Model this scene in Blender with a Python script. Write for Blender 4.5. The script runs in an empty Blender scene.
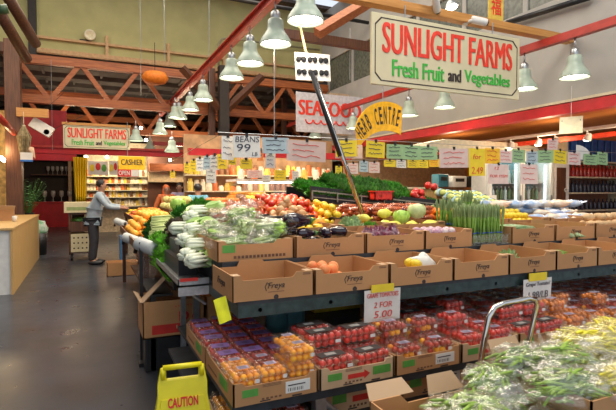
import bpy, bmesh, math, random
from mathutils import Vector, Matrix, Euler, noise
random.seed(7)
PI = math.pi
sc = bpy.context.scene
COL = sc.collection
R = math.radians

# ------------------------------------------------------------ camera
FPX, EYE, YAW, PIT = 475.0, 1.5, R(24.95), math.atan(15/475.0)
cam_d = bpy.data.cameras.new('camera'); cam = bpy.data.objects.new('camera', cam_d); COL.objects.link(cam)
cam_d.lens = FPX/616*36; cam_d.sensor_width = 36; cam_d.clip_end = 200; cam_d.clip_start = 0.05
cam.location = (0, 0, EYE); cam.rotation_euler = (PI/2-PIT, 0, -YAW)
sc.camera = cam
_f = Vector((math.sin(YAW)*math.cos(PIT), math.cos(YAW)*math.cos(PIT), -math.sin(PIT)))
_r = Vector((math.cos(YAW), -math.sin(YAW), 0)); _u = _r.cross(_f)
def at(px, py, X=None, Y=None, Z=None):
    """world point seen at a photo pixel, on the plane of given X, Y or Z"""
    r = _f + _r*((px-308)/FPX) - _u*((py-205)/FPX)
    t = X/r.x if X is not None else Y/r.y if Y is not None else (Z-EYE)/r.z
    return Vector((r.x*t, r.y*t, EYE+r.z*t))

# ------------------------------------------------------------ materials
MATS = {}
def mat(name, col, rough=.6, metal=0, var=.12, scale=14, bump=0, rnd=0, emit=0, spec=.5, sss=0, coat=0, col2=None, detail=3, hue=0, stretch=None, alpha=None, trans=0):
    if name in MATS: return MATS[name]
    m = bpy.data.materials.new(name); m.use_nodes = True; nt = m.node_tree; N = nt.nodes; L = nt.links
    b = N['Principled BSDF']
    b.inputs['Roughness'].default_value = rough; b.inputs['Metallic'].default_value = metal
    b.inputs['Specular IOR Level'].default_value = spec
    if coat: b.inputs['Coat Weight'].default_value = coat; b.inputs['Coat Roughness'].default_value = .08
    if sss: b.inputs['Subsurface Weight'].default_value = sss; b.inputs['Subsurface Scale'].default_value = .02
    if trans: b.inputs['Transmission Weight'].default_value = trans
    tc = N.new('ShaderNodeTexCoord'); no = N.new('ShaderNodeTexNoise'); no.inputs['Scale'].default_value = scale; no.inputs['Detail'].default_value = detail
    if stretch:
        mp = N.new('ShaderNodeMapping'); mp.inputs['Scale'].default_value = stretch; L.new(tc.outputs['Object'], mp.inputs['Vector']); L.new(mp.outputs['Vector'], no.inputs['Vector'])
    else: L.new(tc.outputs['Object'], no.inputs['Vector'])
    ramp = N.new('ShaderNodeValToRGB'); L.new(no.outputs['Fac'], ramp.inputs['Fac'])
    c = Vector(col[:3]); c2 = Vector(col2) if col2 else c*(1+var)
    c1 = c if col2 else c*(1-var)
    ramp.color_ramp.elements[0].position = .35; ramp.color_ramp.elements[1].position = .65
    ramp.color_ramp.elements[0].color = (*c1, 1); ramp.color_ramp.elements[1].color = (*[min(1, v) for v in c2], 1)
    out = ramp.outputs['Color']
    if rnd or hue:
        oi = N.new('ShaderNodeObjectInfo'); hs = N.new('ShaderNodeHueSaturation')
        mr = N.new('ShaderNodeMapRange'); mr.inputs['To Min'].default_value = 1-rnd; mr.inputs['To Max'].default_value = 1+rnd
        L.new(oi.outputs['Random'], mr.inputs['Value']); L.new(mr.outputs['Result'], hs.inputs['Value'])
        if hue:
            m2 = N.new('ShaderNodeMapRange'); m2.inputs['To Min'].default_value = .5-hue; m2.inputs['To Max'].default_value = .5+hue
            L.new(oi.outputs['Random'], m2.inputs['Value']); L.new(m2.outputs['Result'], hs.inputs['Hue'])
        L.new(out, hs.inputs['Color']); out = hs.outputs['Color']
    L.new(out, b.inputs['Base Color'])
    if emit: L.new(out, b.inputs['Emission Color']); b.inputs['Emission Strength'].default_value = emit
    if bump:
        bp = N.new('ShaderNodeBump'); bp.inputs['Strength'].default_value = bump; bp.inputs['Distance'].default_value = .01
        L.new(no.outputs['Fac'], bp.inputs['Height']); L.new(bp.outputs['Normal'], b.inputs['Normal'])
    MATS[name] = m
    return m

def film(name, tint=(1, 1, 1), gloss=.22, rough=.12, bump=.6, scale=22, milk=.08, edge=.55):
    """thin clear plastic: mostly see-through, a little milky, glossy where it turns away"""
    if name in MATS: return MATS[name]
    m = bpy.data.materials.new(name); m.use_nodes = True; nt = m.node_tree; N = nt.nodes; L = nt.links
    for n in list(N): N.remove(n)
    o = N.new('ShaderNodeOutputMaterial'); t = N.new('ShaderNodeBsdfTransparent'); t.inputs['Color'].default_value = (*tint, 1)
    g = N.new('ShaderNodeBsdfGlossy'); g.inputs['Roughness'].default_value = rough; g.inputs['Color'].default_value = (1, .96, .88, 1)
    d = N.new('ShaderNodeBsdfDiffuse'); d.inputs['Color'].default_value = (.85, .86, .80, 1)
    m1 = N.new('ShaderNodeMixShader'); m2 = N.new('ShaderNodeMixShader')
    lw = N.new('ShaderNodeLayerWeight'); lw.inputs['Blend'].default_value = .4
    mr = N.new('ShaderNodeMapRange'); mr.inputs['To Min'].default_value = gloss*.45; mr.inputs['To Max'].default_value = edge
    L.new(lw.outputs['Facing'], mr.inputs['Value'])
    tc = N.new('ShaderNodeTexCoord'); no = N.new('ShaderNodeTexNoise'); no.inputs['Scale'].default_value = scale; no.inputs['Detail'].default_value = 4
    L.new(tc.outputs['Object'], no.inputs['Vector'])
    bp = N.new('ShaderNodeBump'); bp.inputs['Strength'].default_value = bump; bp.inputs['Distance'].default_value = .02
    L.new(no.outputs['Fac'], bp.inputs['Height']); L.new(bp.outputs['Normal'], g.inputs['Normal']); L.new(bp.outputs['Normal'], lw.inputs['Normal'])
    m1.inputs['Fac'].default_value = milk
    L.new(t.outputs[0], m1.inputs[1]); L.new(d.outputs[0], m1.inputs[2])
    L.new(mr.outputs['Result'], m2.inputs['Fac']); L.new(m1.outputs[0], m2.inputs[1]); L.new(g.outputs[0], m2.inputs[2])
    L.new(m2.outputs[0], o.inputs['Surface'])
    MATS[name] = m
    return m

def emis(name, col, s):
    if name in MATS: return MATS[name]
    m = bpy.data.materials.new(name); m.use_nodes = True; N = m.node_tree.nodes; L = m.node_tree.links
    for n in list(N): N.remove(n)
    o = N.new('ShaderNodeOutputMaterial'); e = N.new('ShaderNodeEmission'); e.inputs['Color'].default_value = (*col, 1); e.inputs['Strength'].default_value = s
    L.new(e.outputs[0], o.inputs['Surface']); MATS[name] = m
    return m

def planks(name, c1, c2, w=.12, rough=.5, axis='Z', seam=.5):
    if name in MATS: return MATS[name]
    m = mat(name, c1, rough, col2=c2, scale=5, stretch={'Z': (8, 8, .6), 'X': (.6, 8, 8), 'Y': (8, .6, 8)}[axis], bump=.2)
    return m

# ------------------------------------------------------------ mesh builder
class MB:
    def __init__(s): s.v = []; s.f = []; s.mi = []
    def add(s, vs, fs, mi=0, M=None):
        o = len(s.v)
        s.v += [tuple(M @ Vector(v)) for v in vs] if M is not None else [tuple(v) for v in vs]
        s.f += [tuple(i+o for i in f) for f in fs]; s.mi += [mi]*len(fs)
        return s
    def box(s, x0, y0, z0, x1, y1, z1, mi=0, M=None):
        vs = [(x, y, z) for z in (z0, z1) for y in (y0, y1) for x in (x0, x1)]
        return s.add(vs, [(0, 2, 3, 1), (4, 5, 7, 6), (0, 1, 5, 4), (2, 6, 7, 3), (0, 4, 6, 2), (1, 3, 7, 5)], mi, M)
    def tube(s, pts, r, n=8, mi=0, cap=True, M=None, flat=1.0):
        pts = [Vector(p) for p in pts]; rs = r if isinstance(r, (list, tuple)) else [r]*len(pts)
        vs = []; fs = []; ref = None
        for i, p in enumerate(pts):
            t = (pts[min(i+1, len(pts)-1)]-pts[max(i-1, 0)]).normalized()
            if ref is None: ref = Vector((0, 0, 1)) if abs(t.z) < .9 else Vector((1, 0, 0))
            a = t.cross(ref); a = a.normalized() if a.length > 1e-6 else Vector((1, 0, 0)); b = a.cross(t).normalized(); ref = b
            for k in range(n):
                q = 2*PI*k/n; vs.append(p + a*math.cos(q)*rs[i] + b*math.sin(q)*rs[i]*flat)
        for i in range(len(pts)-1):
            for k in range(n):
                fs.append((i*n+k, i*n+(k+1) % n, (i+1)*n+(k+1) % n, (i+1)*n+k))
        if cap:
            fs.append(tuple(range(n))[::-1]); fs.append(tuple((len(pts)-1)*n+k for k in range(n)))
        return s.add(vs, fs, mi, M)
    def lathe(s, prof, n=16, mi=0, M=None, wob=None, cap=True):
        vs = []; fs = []
        for i, (r, z) in enumerate(prof):
            for k in range(n):
                q = 2*PI*k/n; rr = r*(wob(q, i) if wob else 1); vs.append((rr*math.cos(q), rr*math.sin(q), z))
        for i in range(len(prof)-1):
            for k in range(n):
                fs.append((i*n+k, i*n+(k+1) % n, (i+1)*n+(k+1) % n, (i+1)*n+k))
        if cap and prof[0][0] > .002: fs.append(tuple(range(n))[::-1])
        if cap and prof[-1][0] > .002: fs.append(tuple((len(prof)-1)*n+k for k in range(n)))
        return s.add(vs, fs, mi, M)
    def ball(s, c, r, n=10, m=7, mi=0, M=None, jit=0, seed=0):
        rx, ry, rz = r if isinstance(r, (list, tuple)) else (r, r, r)
        vs = [(0, 0, -1)]; fs = []
        for i in range(1, m):
            a = PI*i/m
            for k in range(n):
                q = 2*PI*k/n; vs.append((math.sin(a)*math.cos(q), math.sin(a)*math.sin(q), -math.cos(a)))
        vs.append((0, 0, 1)); T = len(vs)-1
        for k in range(n):
            fs.append((0, 1+(k+1) % n, 1+k)); fs.append((T, T-n+k, T-n+(k+1) % n))
            for i in range(m-2):
                a = 1+i*n; fs.append((a+k, a+(k+1) % n, a+n+(k+1) % n, a+n+k))
        out = []
        for v in vs:
            g = 1+jit*noise.noise(Vector(v)*2.2+Vector((seed*7.3, seed, 0))) if jit else 1
            out.append((c[0]+v[0]*rx*g, c[1]+v[1]*ry*g, c[2]+v[2]*rz*g))
        return s.add(out, fs, mi, M)
    def prism(s, poly, t, mi=0, M=None):
        """poly in the local XZ plane, thickness t along +Y"""
        n = len(poly); vs = [(x, 0, z) for x, z in poly] + [(x, t, z) for x, z in poly]
        fs = [tuple(range(n)), tuple(range(2*n-1, n-1, -1))] + [(i, i+n, (i+1) % n+n, (i+1) % n) for i in range(n)]
        return s.add(vs, fs, mi, M)
    def sheet(s, fn, nu, nv, mi=0, M=None):
        vs = [fn(i/nu, j/nv) for j in range(nv+1) for i in range(nu+1)]
        fs = [(j*(nu+1)+i, j*(nu+1)+i+1, (j+1)*(nu+1)+i+1, (j+1)*(nu+1)+i) for j in range(nv) for i in range(nu)]
        return s.add(vs, fs, mi, M)
    def build(s, name, m, parent=None, smooth=False, bevel=0, solid=0, link=True):
        me = bpy.data.meshes.new(name); me.from_pydata(s.v, [], s.f)
        for x in (m if isinstance(m, (list, tuple)) else [m]): me.materials.append(x)
        me.polygons.foreach_set('material_index', s.mi)
        if smooth: me.polygons.foreach_set('use_smooth', [True]*len(me.polygons))
        bm = bmesh.new(); bm.from_mesh(me); bmesh.ops.recalc_face_normals(bm, faces=bm.faces)
        if bevel: bmesh.ops.bevel(bm, geom=bm.edges[:], offset=bevel, segments=2, affect='EDGES', profile=.5)
        bm.to_mesh(me); bm.free()
        me.update()
        o = bpy.data.objects.new(name, me); COL.objects.link(o)
        if solid:
            md = o.modifiers.new('thick', 'SOLIDIFY'); md.thickness = solid
        if parent: o.parent = parent
        return o
def T(x=0, y=0, z=0, rz=0, rx=0, ry=0, s=1):
    S = Matrix.Diagonal((*(s if isinstance(s, (tuple, list)) else (s, s, s)), 1))
    return Matrix.Translation((x, y, z)) @ Euler((rx, ry, rz)).to_matrix().to_4x4() @ S

def tag(o, label, cat, group=None, kind=None):
    o['label'] = label; o['category'] = cat
    if group: o['group'] = group
    if kind: o['kind'] = kind
    return o
def thing(name, label, cat, loc=(0, 0, 0), rz=0, group=None, rx=0, ry=0):
    o = bpy.data.objects.new(name, None); COL.objects.link(o); o.empty_display_size = .05
    o.location = loc; o.rotation_euler = (rx, ry, rz)
    return tag(o, label, cat, group)
def place(o, loc, rz=0, rx=0, ry=0, s=None):
    o.location = loc; o.rotation_euler = (rx, ry, rz)
    if s: o.scale = (s, s, s) if not isinstance(s, (tuple, list)) else s
    return o
def struct(name, mb, m, **k):
    o = mb.build(name, m, **k); o['kind'] = 'structure'; return o
KIDS = {}
def dup(root, loc=None, rz=None, label=None, group=None, rx=None, ry=None, s=None, cat=None):
    """copies a thing with its parts and their sub-parts"""
    if root.name not in KIDS: KIDS[root.name] = [(c, list(c.children)) for c in root.children]
    r = root.copy(); COL.objects.link(r)
    if loc is not None: r.location = loc
    e = r.rotation_euler
    r.rotation_euler = (e.x if rx is None else rx, e.y if ry is None else ry, e.z if rz is None else rz)
    if s: r.scale = (s, s, s) if not isinstance(s, (tuple, list)) else s
    if label: r['label'] = label
    if cat: r['category'] = cat
    if group: r['group'] = group
    for ch, gs in KIDS[root.name]:
        c = ch.copy(); COL.objects.link(c); c.parent = r
        for g in gs:
            d = g.copy(); COL.objects.link(d); d.parent = c
    return r
class Proto:
    """first use places the built thing itself, later uses copy it"""
    def __init__(s, o): s.o = o; s.used = False
    def put(s, loc, rz=0, label=None, group=None, rx=0, ry=0, sc=None, cat=None):
        if not s.used:
            s.src = s.o; s.used = True
            KIDS[s.o.name] = [(c, list(c.children)) for c in s.o.children]
            o = s.o; place(o, loc, rz, rx, ry, sc)
            if label: o['label'] = label
            if group: o['group'] = group
            if cat: o['category'] = cat
            return o
        o = dup(s.o, loc, rz, label, group, rx, ry, sc, cat)
        if not sc: o.scale = (1, 1, 1)
        return o

_txt = {}
def text_mb(s, w, h, mi=0, M=None, t=.002, off=.012, mb=None, shear=0, fat=0):
    """the letters of s, w wide and h high, centred, in the local XZ plane facing -Y"""
    key = (s, off, shear)
    if key not in _txt:
        cu = bpy.data.curves.new('t', 'FONT'); cu.body = s; cu.offset = off; cu.shear = shear; cu.align_x = 'CENTER'; cu.resolution_u = 3; cu.extrude = .04
        ob = bpy.data.objects.new('t', cu); COL.objects.link(ob)
        bpy.context.view_layer.update()
        me = bpy.data.meshes.new_from_object(ob.evaluated_get(bpy.context.evaluated_depsgraph_get()))
        vs = [v.co.copy() for v in me.vertices]; fs = [tuple(p.vertices) for p in me.polygons]
        bpy.data.objects.remove(ob); bpy.data.curves.remove(cu); bpy.data.meshes.remove(me)
        if not vs: vs = [Vector((0, 0, 0)), Vector((1, 0, 0)), Vector((1, 1, 0))]; fs = [(0, 1, 2)]
        _txt[key] = (vs, fs)
    vs, fs = _txt[key]
    x0 = min(v.x for v in vs); x1 = max(v.x for v in vs); y0 = min(v.y for v in vs); y1 = max(v.y for v in vs)
    out = [((v.x-x0)/(x1-x0)*w-w/2, -t if v.z > 0 else 0, (v.y-y0)/(y1-y0)*h-h/2) for v in vs]
    mb = mb or MB()
    for q, dx in enumerate((-fat, 0, fat) if fat else (0,)): mb.add([(x+dx, y-q*.0025*(1 if y < 0 else 0), z) for x, y, z in out], fs, mi, M)
    return mb

# base colours (linear)
M_card = mat('cardboard', (.50, .25, .10), .8, var=.06, scale=4, rnd=.07)
M_cardin = mat('cardboard_inside', (.52, .34, .2), .85, var=.06, scale=4)
M_cardw = mat('pale_cardboard', (.58, .38, .21), .8, var=.08, scale=6)
M_ink = mat('dark_ink', (.05, .035, .03), .7)
M_inkb = mat('brown_ink', (.16, .075, .04), .8)
M_green_lab = mat('green_print', (.10, .33, .05), .6)
M_redp = mat('red_print', (.62, .03, .02), .6)
M_black = mat('black_plastic', (.012, .012, .014), .4, var=.2)
M_steel = mat('galvanised_steel', (.42, .44, .45), .35, .85, var=.12, scale=30)
M_chrome = mat('polished_steel', (.55, .53, .50), .16, 1, var=.05)
M_dgreen = mat('dark_green_steel', (.035, .06, .055), .4, .1, var=.3, scale=20)
M_slate = mat('dark_shelf_surface', (.03, .035, .04), .5, var=.25)
M_white = mat('white_paint', (.75, .73, .68), .5, var=.05)
M_cream = mat('cream_paint', (.68, .60, .42), .5, var=.08)
M_red = mat('red_paint', (.50, .012, .018), .45, var=.12, scale=5)
M_redr = mat('red_rail_paint', (.42, .03, .02), .4, var=.12, scale=9)
M_wood = planks('orange_timber', (.26, .065, .015), (.42, .125, .03), axis='X')
M_woodd = planks('dark_timber', (.07, .025, .012), (.13, .048, .02), axis='Z')
M_beam = planks('yellow_timber', (.48, .21, .045), (.60, .29, .08), axis='X')
M_maple = planks('maple_board', (.50, .30, .10), (.60, .38, .15), axis='Z')
M_yellow = mat('yellow_plastic', (.84, .71, .01), .35, var=.04)
M_paper = mat('white_card', (.74, .71, .64), .7, var=.04, rnd=.06)
M_pyel = mat('yellow_card', (.80, .60, .03), .7, var=.05, rnd=.08)
M_pgrn = mat('green_card', (.30, .46, .22), .7, var=.05, rnd=.1)
M_ppink = mat('pink_card', (.72, .55, .48), .7, var=.05, rnd=.06)
M_pen = mat('black_pen', (.06, .06, .08), .7)
M_penr = mat('red_pen', (.65, .06, .04), .7)
M_skin = mat('skin', (.42, .22, .14), .55, sss=.1)
M_clear = film('clear_clamshell', gloss=.07, milk=.012, bump=.6, scale=45, edge=.30)
M_bag = film('clear_bag', gloss=.12, milk=.06, bump=1.0, scale=30, edge=.34, rough=.12)
M_glass = film('glass_pane', gloss=.1, milk=.0, bump=0, edge=.35, rough=.03)
M_leaf = mat('leaf_green', (.18, .48, .035), .5, var=.4, scale=20, rnd=.2, bump=.5)
M_leafd = mat('dark_leaf', (.06, .20, .025), .5, var=.5, scale=25, rnd=.25, bump=.5)
M_leafl = mat('light_leaf', (.36, .58, .09), .5, var=.3, scale=18, rnd=.15, bump=.5)
M_leafp = mat('purple_leaf', (.085, .06, .045), .5, col2=(.17, .13, .07), scale=30, rnd=.2, bump=.5)
M_stalk = mat('pale_stalk', (.62, .72, .42), .4, var=.12, scale=12)
M_twhite = mat('waxy_white', (.80, .84, .64), .4, var=.06)
M_tom = mat('tomato_red', (.60, .025, .008), .3, var=.15, scale=9, rnd=.2, coat=.1)
M_tomd = mat('dark_tomato', (.40, .035, .012), .3, var=.25, scale=9, rnd=.3, coat=.1)
M_tomo = mat('cherry_orange', (.98, .36, .008), .3, var=.12, scale=9, rnd=.1, hue=.012, coat=.1)
M_orange = mat('orange_peel', (.88, .25, .015), .35, var=.08, scale=60, bump=.15, rnd=.1, hue=.012)
M_lemon = mat('yellow_peel', (.88, .62, .03), .35, var=.08, scale=50, bump=.1, rnd=.08)
M_egg = mat('aubergine', (.022, .008, .02), .12, var=.3, coat=.7)
M_root = mat('tan_root', (.62, .36, .15), .6, var=.22, scale=14, bump=.5, rnd=.12)
M_carrot = mat('carrot', (.62, .15, .04), .45, var=.2, scale=16, rnd=.2)
M_ronion = mat('purple_skin', (.30, .03, .10), .3, col2=(.62, .35, .38), scale=9, rnd=.15)
M_dark = mat('dark_interior', (.025, .018, .015), .7)
M_blue = mat('blue_print', (.03, .16, .50), .4)
M_purple = mat('purple_label', (.25, .13, .34), .4, rnd=.1)
# ============================================================ the building
fl = bpy.data.materials.new('polished_concrete'); fl.use_nodes = True; nt = fl.node_tree; N = nt.nodes; L = nt.links; b = N['Principled BSDF']
tc = N.new('ShaderNodeTexCoord'); n1 = N.new('ShaderNodeTexNoise'); n1.inputs['Scale'].default_value = .55; n1.inputs['Detail'].default_value = 8; n1.inputs['Roughness'].default_value = .65
L.new(tc.outputs['Object'], n1.inputs['Vector'])
rp = N.new('ShaderNodeValToRGB'); L.new(n1.outputs['Fac'], rp.inputs['Fac']); rp.color_ramp.elements[0].position = .3; rp.color_ramp.elements[1].position = .7
rp.color_ramp.elements[0].color = (.034, .028, .027, 1); rp.color_ramp.elements[1].color = (.058, .068, .088, 1)  # bluish end of the ramp paints in the cool sheen of reflected daylight
L.new(rp.outputs['Color'], b.inputs['Base Color'])
n2 = N.new('ShaderNodeTexNoise'); n2.inputs['Scale'].default_value = 3.5; n2.inputs['Detail'].default_value = 6; L.new(tc.outputs['Object'], n2.inputs['Vector'])
mr = N.new('ShaderNodeMapRange'); mr.inputs['To Min'].default_value = .2; mr.inputs['To Max'].default_value = .42; L.new(n2.outputs['Fac'], mr.inputs['Value']); L.new(mr.outputs['Result'], b.inputs['Roughness'])
bp = N.new('ShaderNodeBump'); bp.inputs['Strength'].default_value = .12; bp.inputs['Distance'].default_value = .01; L.new(n2.outputs['Fac'], bp.inputs['Height']); L.new(bp.outputs['Normal'], b.inputs['Normal'])
struct('floor', MB().box(-7, -2.5, -.1, 12, 27, 0), fl)

M_olive = mat('olive_plaster', (.42, .39, .17), .8, var=.08, scale=2)
M_greyw = mat('grey_plaster', (.40, .385, .36), .8, var=.06, scale=2)
M_orw = planks('orange_boards', (.50, .17, .04), (.62, .24, .06), axis='Y')
M_deck = mat('dark_roof_deck', (.07, .05, .04), .8, var=.3, scale=3, stretch=(6, .5, .5))
M_brick = mat('brown_wall', (.12, .05, .03), .8, var=.25, scale=3)
struct('wall_left', MB().box(-7, -2.5, 0, -6.9, 27, 7.2), M_brick)
struct('wall_back', MB().box(-7, 26.9, 0, 12, 27, 7.2), M_brick)
struct('wall_far_right', MB().box(11.9, -2.5, 0, 12, 27, 7.2), M_brick)
# roof deck with open strips added between the boards to let daylight in
cm = MB()
for k in range(9): cm.box(-7, -2.5+k*2.0, 7.2, 12, -1.35+k*2.0, 7.3)
cm.box(-7, 14, 7.2, 12, 27, 7.3)
struct('ceiling', cm, M_deck)
# lower roof beyond the gable wall, with purlins
cm = MB(); cm.box(-6.9, 14.3, 5.0, 11.9, 26.9, 5.1)
for k in range(9): cm.box(-6.9, 14.8+k*1.3, 4.86, 11.9, 14.92+k*1.3, 5.0)
for k in range(24): cm.box(-6.6+k*.78, 14.3, 4.93, -6.54+k*.78, 26.8, 5.0)
struct('ceiling_rear', cm, mat('grey_deck', (.10, .085, .08), .8, var=.25, scale=2))
gw = MB(); gw.box(-6.9, 14, 5.08, 7.0, 14.15, 7.2)
struct('wall_gable', gw, M_olive)
tr = MB(); tr.box(-1.3, 13.86, 5.0, 7, 14.0, 5.1); tr.box(-1.3, 13.9, 5.36, 7, 14, 5.42)
for k in range(5): tr.box(.5+k*1.6, 13.88, 5.1, .58+k*1.6, 14, 5.62)
struct('trim_1', tr, mat('peach_trim', (.50, .30, .14), .6))
struct('trim_2', MB().box(-1.28, 13.8, 4.9, -1.1, 14, 7.2), M_dark)
ux = 7.0
up_ = MB(); up_.box(ux, 1.5, 2.86, ux+.12, 14, 4.62); up_.box(ux, 1.5, 5.6, ux+.12, 14, 7.2)
for k in range(9): up_.box(ux+.02, 1.5+k*1.5, 4.62, ux+.1, 1.6+k*1.5, 5.6)
struct('wall_right', up_, M_greyw)
w_ = MB()
for k in range(8):
    w_.box(ux+.05, 1.6+k*1.5, 4.62, ux+.06, 3.0+k*1.5, 5.6)
struct('window_1', w_, mat('dusty_glass', (.12, .13, .11), .25, var=.3))
# stall band under the right wall: soffit, red beam, white lamp rail
struct('ceiling_stalls', MB().box(7.0, 1.5, 2.78, 11.9, 14, 2.86), M_orw)
struct('trim_3', MB().box(6.84, 1.5, 2.70, 7.02, 14, 2.86).box(6.86, 1.5, 2.88, 7.0, 14, 2.92, 1), [M_red, M_cream])
struct('wall_stalls', MB().box(11.2, 1.5, 0, 11.3, 14, 2.78), M_orw)

def truss(Y, x0, n, label, pw=1.4, z0=3.62, z1=4.78):
    t = thing('roof_truss', label, 'truss', (x0, Y, z0))
    W = n*pw; h = z1-z0
    MB().box(0, -.09, h-.2, W, .09, h).build('top_chord', M_wood, t)
    MB().box(0, -.09, 0, W, .09, .2).build('bottom_chord', M_wood, t)
    for k in range(n):
        for s, yy in ((0, -.06), (1, .01)):
            a = Vector((k*pw + (.0 if s == 0 else pw/2), 0, (h-.1) if s == 0 else .1)); c = Vector((k*pw+pw/2 if s == 0 else (k+1)*pw, 0, .1 if s == 0 else h-.1))
            d = c-a; ang = -math.atan2(d.z, d.x)
            m = MB().box(0, -.05, -.055, d.length, .05, .055, M=Matrix.Translation(a) @ Matrix.Rotation(ang, 4, 'Y'))
            m.build('brace', M_wood, t)
    return t
truss(13.4, -1.5, 6, 'orange timber roof truss in front, under the pale gable wall')
truss(16.5, -4.5, 11, 'timber roof truss seen through the front one, deeper in the hall', z0=3.3, z1=4.5)
truss(20.5, -6.5, 13, 'farthest timber roof truss, deep at the back of the hall', z0=3.1, z1=4.4)

# timber posts
def post(name, px0, px1, Y, z0, z1, m, label, d=None, cat='post'):
    a = at(px0, 190, Y=Y).x; c = at(px1, 190, Y=Y).x; d = d or (c-a)
    return tag(MB().box(a, Y, z0, c, Y+d, z1).build(name, m, bevel=.01), label, cat)
post('timber_post', 6, 22, 12.35, 0, 4.84, M_woodd, 'thick brown timber post behind the wooden counter at the left edge', .4)
p_ = thing('timber_post', 'dark timber post with knee braces in the middle of the hall', 'post', (at(224, 190, Y=12.7).x, 12.7, 0))
MB().box(-.13, -.13, 0, .13, .13, 4.84).build('shaft', M_dark, p_, bevel=.01)
for s in (-1, 1):
    MB().tube([(s*.1, 0, 3.7), (s*1.1, 0, 4.68)], .11, 4).build('knee_brace', M_woodd, p_)
post('timber_post', 210, 216, 13.0, 0, 4.84, M_woodd, 'slim brown timber post just left of the dark post with knee braces', .2)
post('timber_post', 283, 287, 16.0, 0, 4.84, M_woodd, 'slim brown post far behind the deli counter', .2)

# wooden poles high at the left edge
for i, (a, c, l) in enumerate([((-3, 8), (27, 59), 'lower of two round dark poles slanting across the top left corner'), ((6, -6), (36, 44), 'upper of two round dark poles slanting across the top left corner')]):
    A = at(*a, Y=7.5); B = at(*c, Y=8.6)
    tag(MB().tube([A, B], .075, 10).build('round_pole', M_woodd, smooth=True), l, 'pole')
A = at(-2, 10, Y=7); B = at(8, 9, Y=7)
tag(MB().tube([A, B], .06, 10).build('green_pipe', mat('green_pipe_paint', (.05, .10, .04), .4), smooth=True), 'short green pipe end in the top left corner', 'pipe')
# ledge at left under poles
A = at(0, 60, Y=13.5)
tag(MB().box(-6.8, 13.3, 4.78, -1.5, 13.6, 5.0).build('timber_beam', M_woodd), 'dark timber beam behind the left post', 'beam')

# ------------------------------------------------------------ lamp rails and bell lamps
RX = 2.12
rail = thing('lamp_rail', 'long red steel rail with bell lamps over the left of the stand', 'rail', (RX, 2.0, 3.80))
MB().box(-.05, 0, 0, .05, 13.5, .03).box(-.008, 0, .03, .008, 13.5, .12).box(-.05, 0, .12, .05, 13.5, .14).build('channel', M_redr, rail)
RX2 = 6.15
rail2 = thing('lamp_rail', 'red steel rail along the grey wall behind the large sign', 'rail', (RX2, 1.6, at(571, 37, X=RX2).z))
MB().box(-.05, 0, -.03, .05, 13.2, .03).box(-.02, 0, .03, .02, 13.2, .09).build('channel', M_redr, rail2)
M_shade = mat('pale_green_enamel', (.38, .46, .37), .3, var=.05)
M_bulb = emis('lamp_glow', (1, .9, .74), 14)
def bell():
    t = thing('bell_lamp', '', 'lamp')
    MB().lathe([(.198, 0), (.195, .012), (.185, .05), (.155, .10), (.122, .145), (.105, .18), (.10, .22), (.095, .29), (.075, .31)], 24, cap=False).build('lamp_shade', M_shade, t, smooth=True, solid=.006)
    MB().lathe([(.055, .30), (.06, .31), (.06, .38), (.045, .40), (.02, .42)], 14).tube([(0, 0, .4), (0, 0, .56)], .012).build('lamp_socket', M_steel, t, smooth=True)
    MB().lathe([(0.001, .03), (.10, .03), (.165, .035), (.165, .04), (.001, .045)], 20).build('bulb', M_bulb, t, smooth=True)
    return t
BL = Proto(bell())
M_sp = []
def spot(loc, e, col=(1, .84, .62), ang=120, r=.12):
    l = bpy.data.lights.new('lamp_and_fill_light', 'SPOT'); l.energy = e; l.color = col; l.spot_size = R(ang); l.spot_blend = .9; l.shadow_soft_size = r
    o = bpy.data.objects.new('lamp_and_fill_light', l); COL.objects.link(o); o.location = loc; return o
ordl = ['nearest', 'second', 'third', 'fourth', 'fifth', 'sixth', 'seventh', 'eighth', 'ninth']
for i, Y in enumerate([4.62, 5.5, 6.5, 7.45, 9.5, 10.8, 12.2, 13.8]):
    BL.put((RX, Y, 3.28), 0, f'pale green bell lamp on the left red rail, {ordl[i]} of the row', 'bell lamps on the left rail')
    if i < 5: spot((RX, Y, 3.24), 120 if i else 90, ang=140)
for i, (px, py) in enumerate([(572, 76), (527, 84), (445, 100), (412, 107), (350, 121), (312, 128)]):
    Y = [4.46, 5.3, 7.1, 8.2, 10.5, 12.7][i]
    p = at(px, py, Y=Y)
    BL.put((RX2, Y, rail2.location.z-.58), 0, f'pale green bell lamp on the right red rail, {ordl[i]} of the row', 'bell lamps on the right rail')
    if i < 4: spot((RX2, Y, rail2.location.z-.62), 100, ang=140)
# dimmer lamps further left over the aisle stalls
for i, (px, py, Y) in enumerate([(136, 141, 12.5), (150, 150, 15), (172, 152, 12.0), (160, 134, 12.0), (175, 118, 12)]):
    p = at(px, py, Y=Y)
    BL.put(p, 0, 'small bell lamp hanging among the stalls of the aisle, ' + ['near cashier sign', 'lowest', 'beside the posts', 'middle one', 'highest'][i], 'bell lamps over the aisle stalls', sc=.9)
# thin cables holding rail and signs
for i, (px, py0, py1, Y, lb) in enumerate([(140, 0, 95, 12, 'in front of the gable wall, leftmost'), (164, 0, 60, 10, 'crossing the gable wall beside the fifth lamp'), (209, 0, 95, 8.9, 'above the fifth lamp'), (274, 10, 150, 5.5, 'through the second lamp'), (51, 60, 150, 13.2, 'left of the small sign'), (350, 28, 80, 9, 'left of the large sign')]):
    A = at(px, py0, Y=Y); B = at(px, py1, Y=Y)
    tag(MB().tube([A, Vector((A.x, A.y, B.z))], .006, 5).build('steel_cable', M_steel), 'thin vertical steel cable ' + lb, 'cable')

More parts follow.
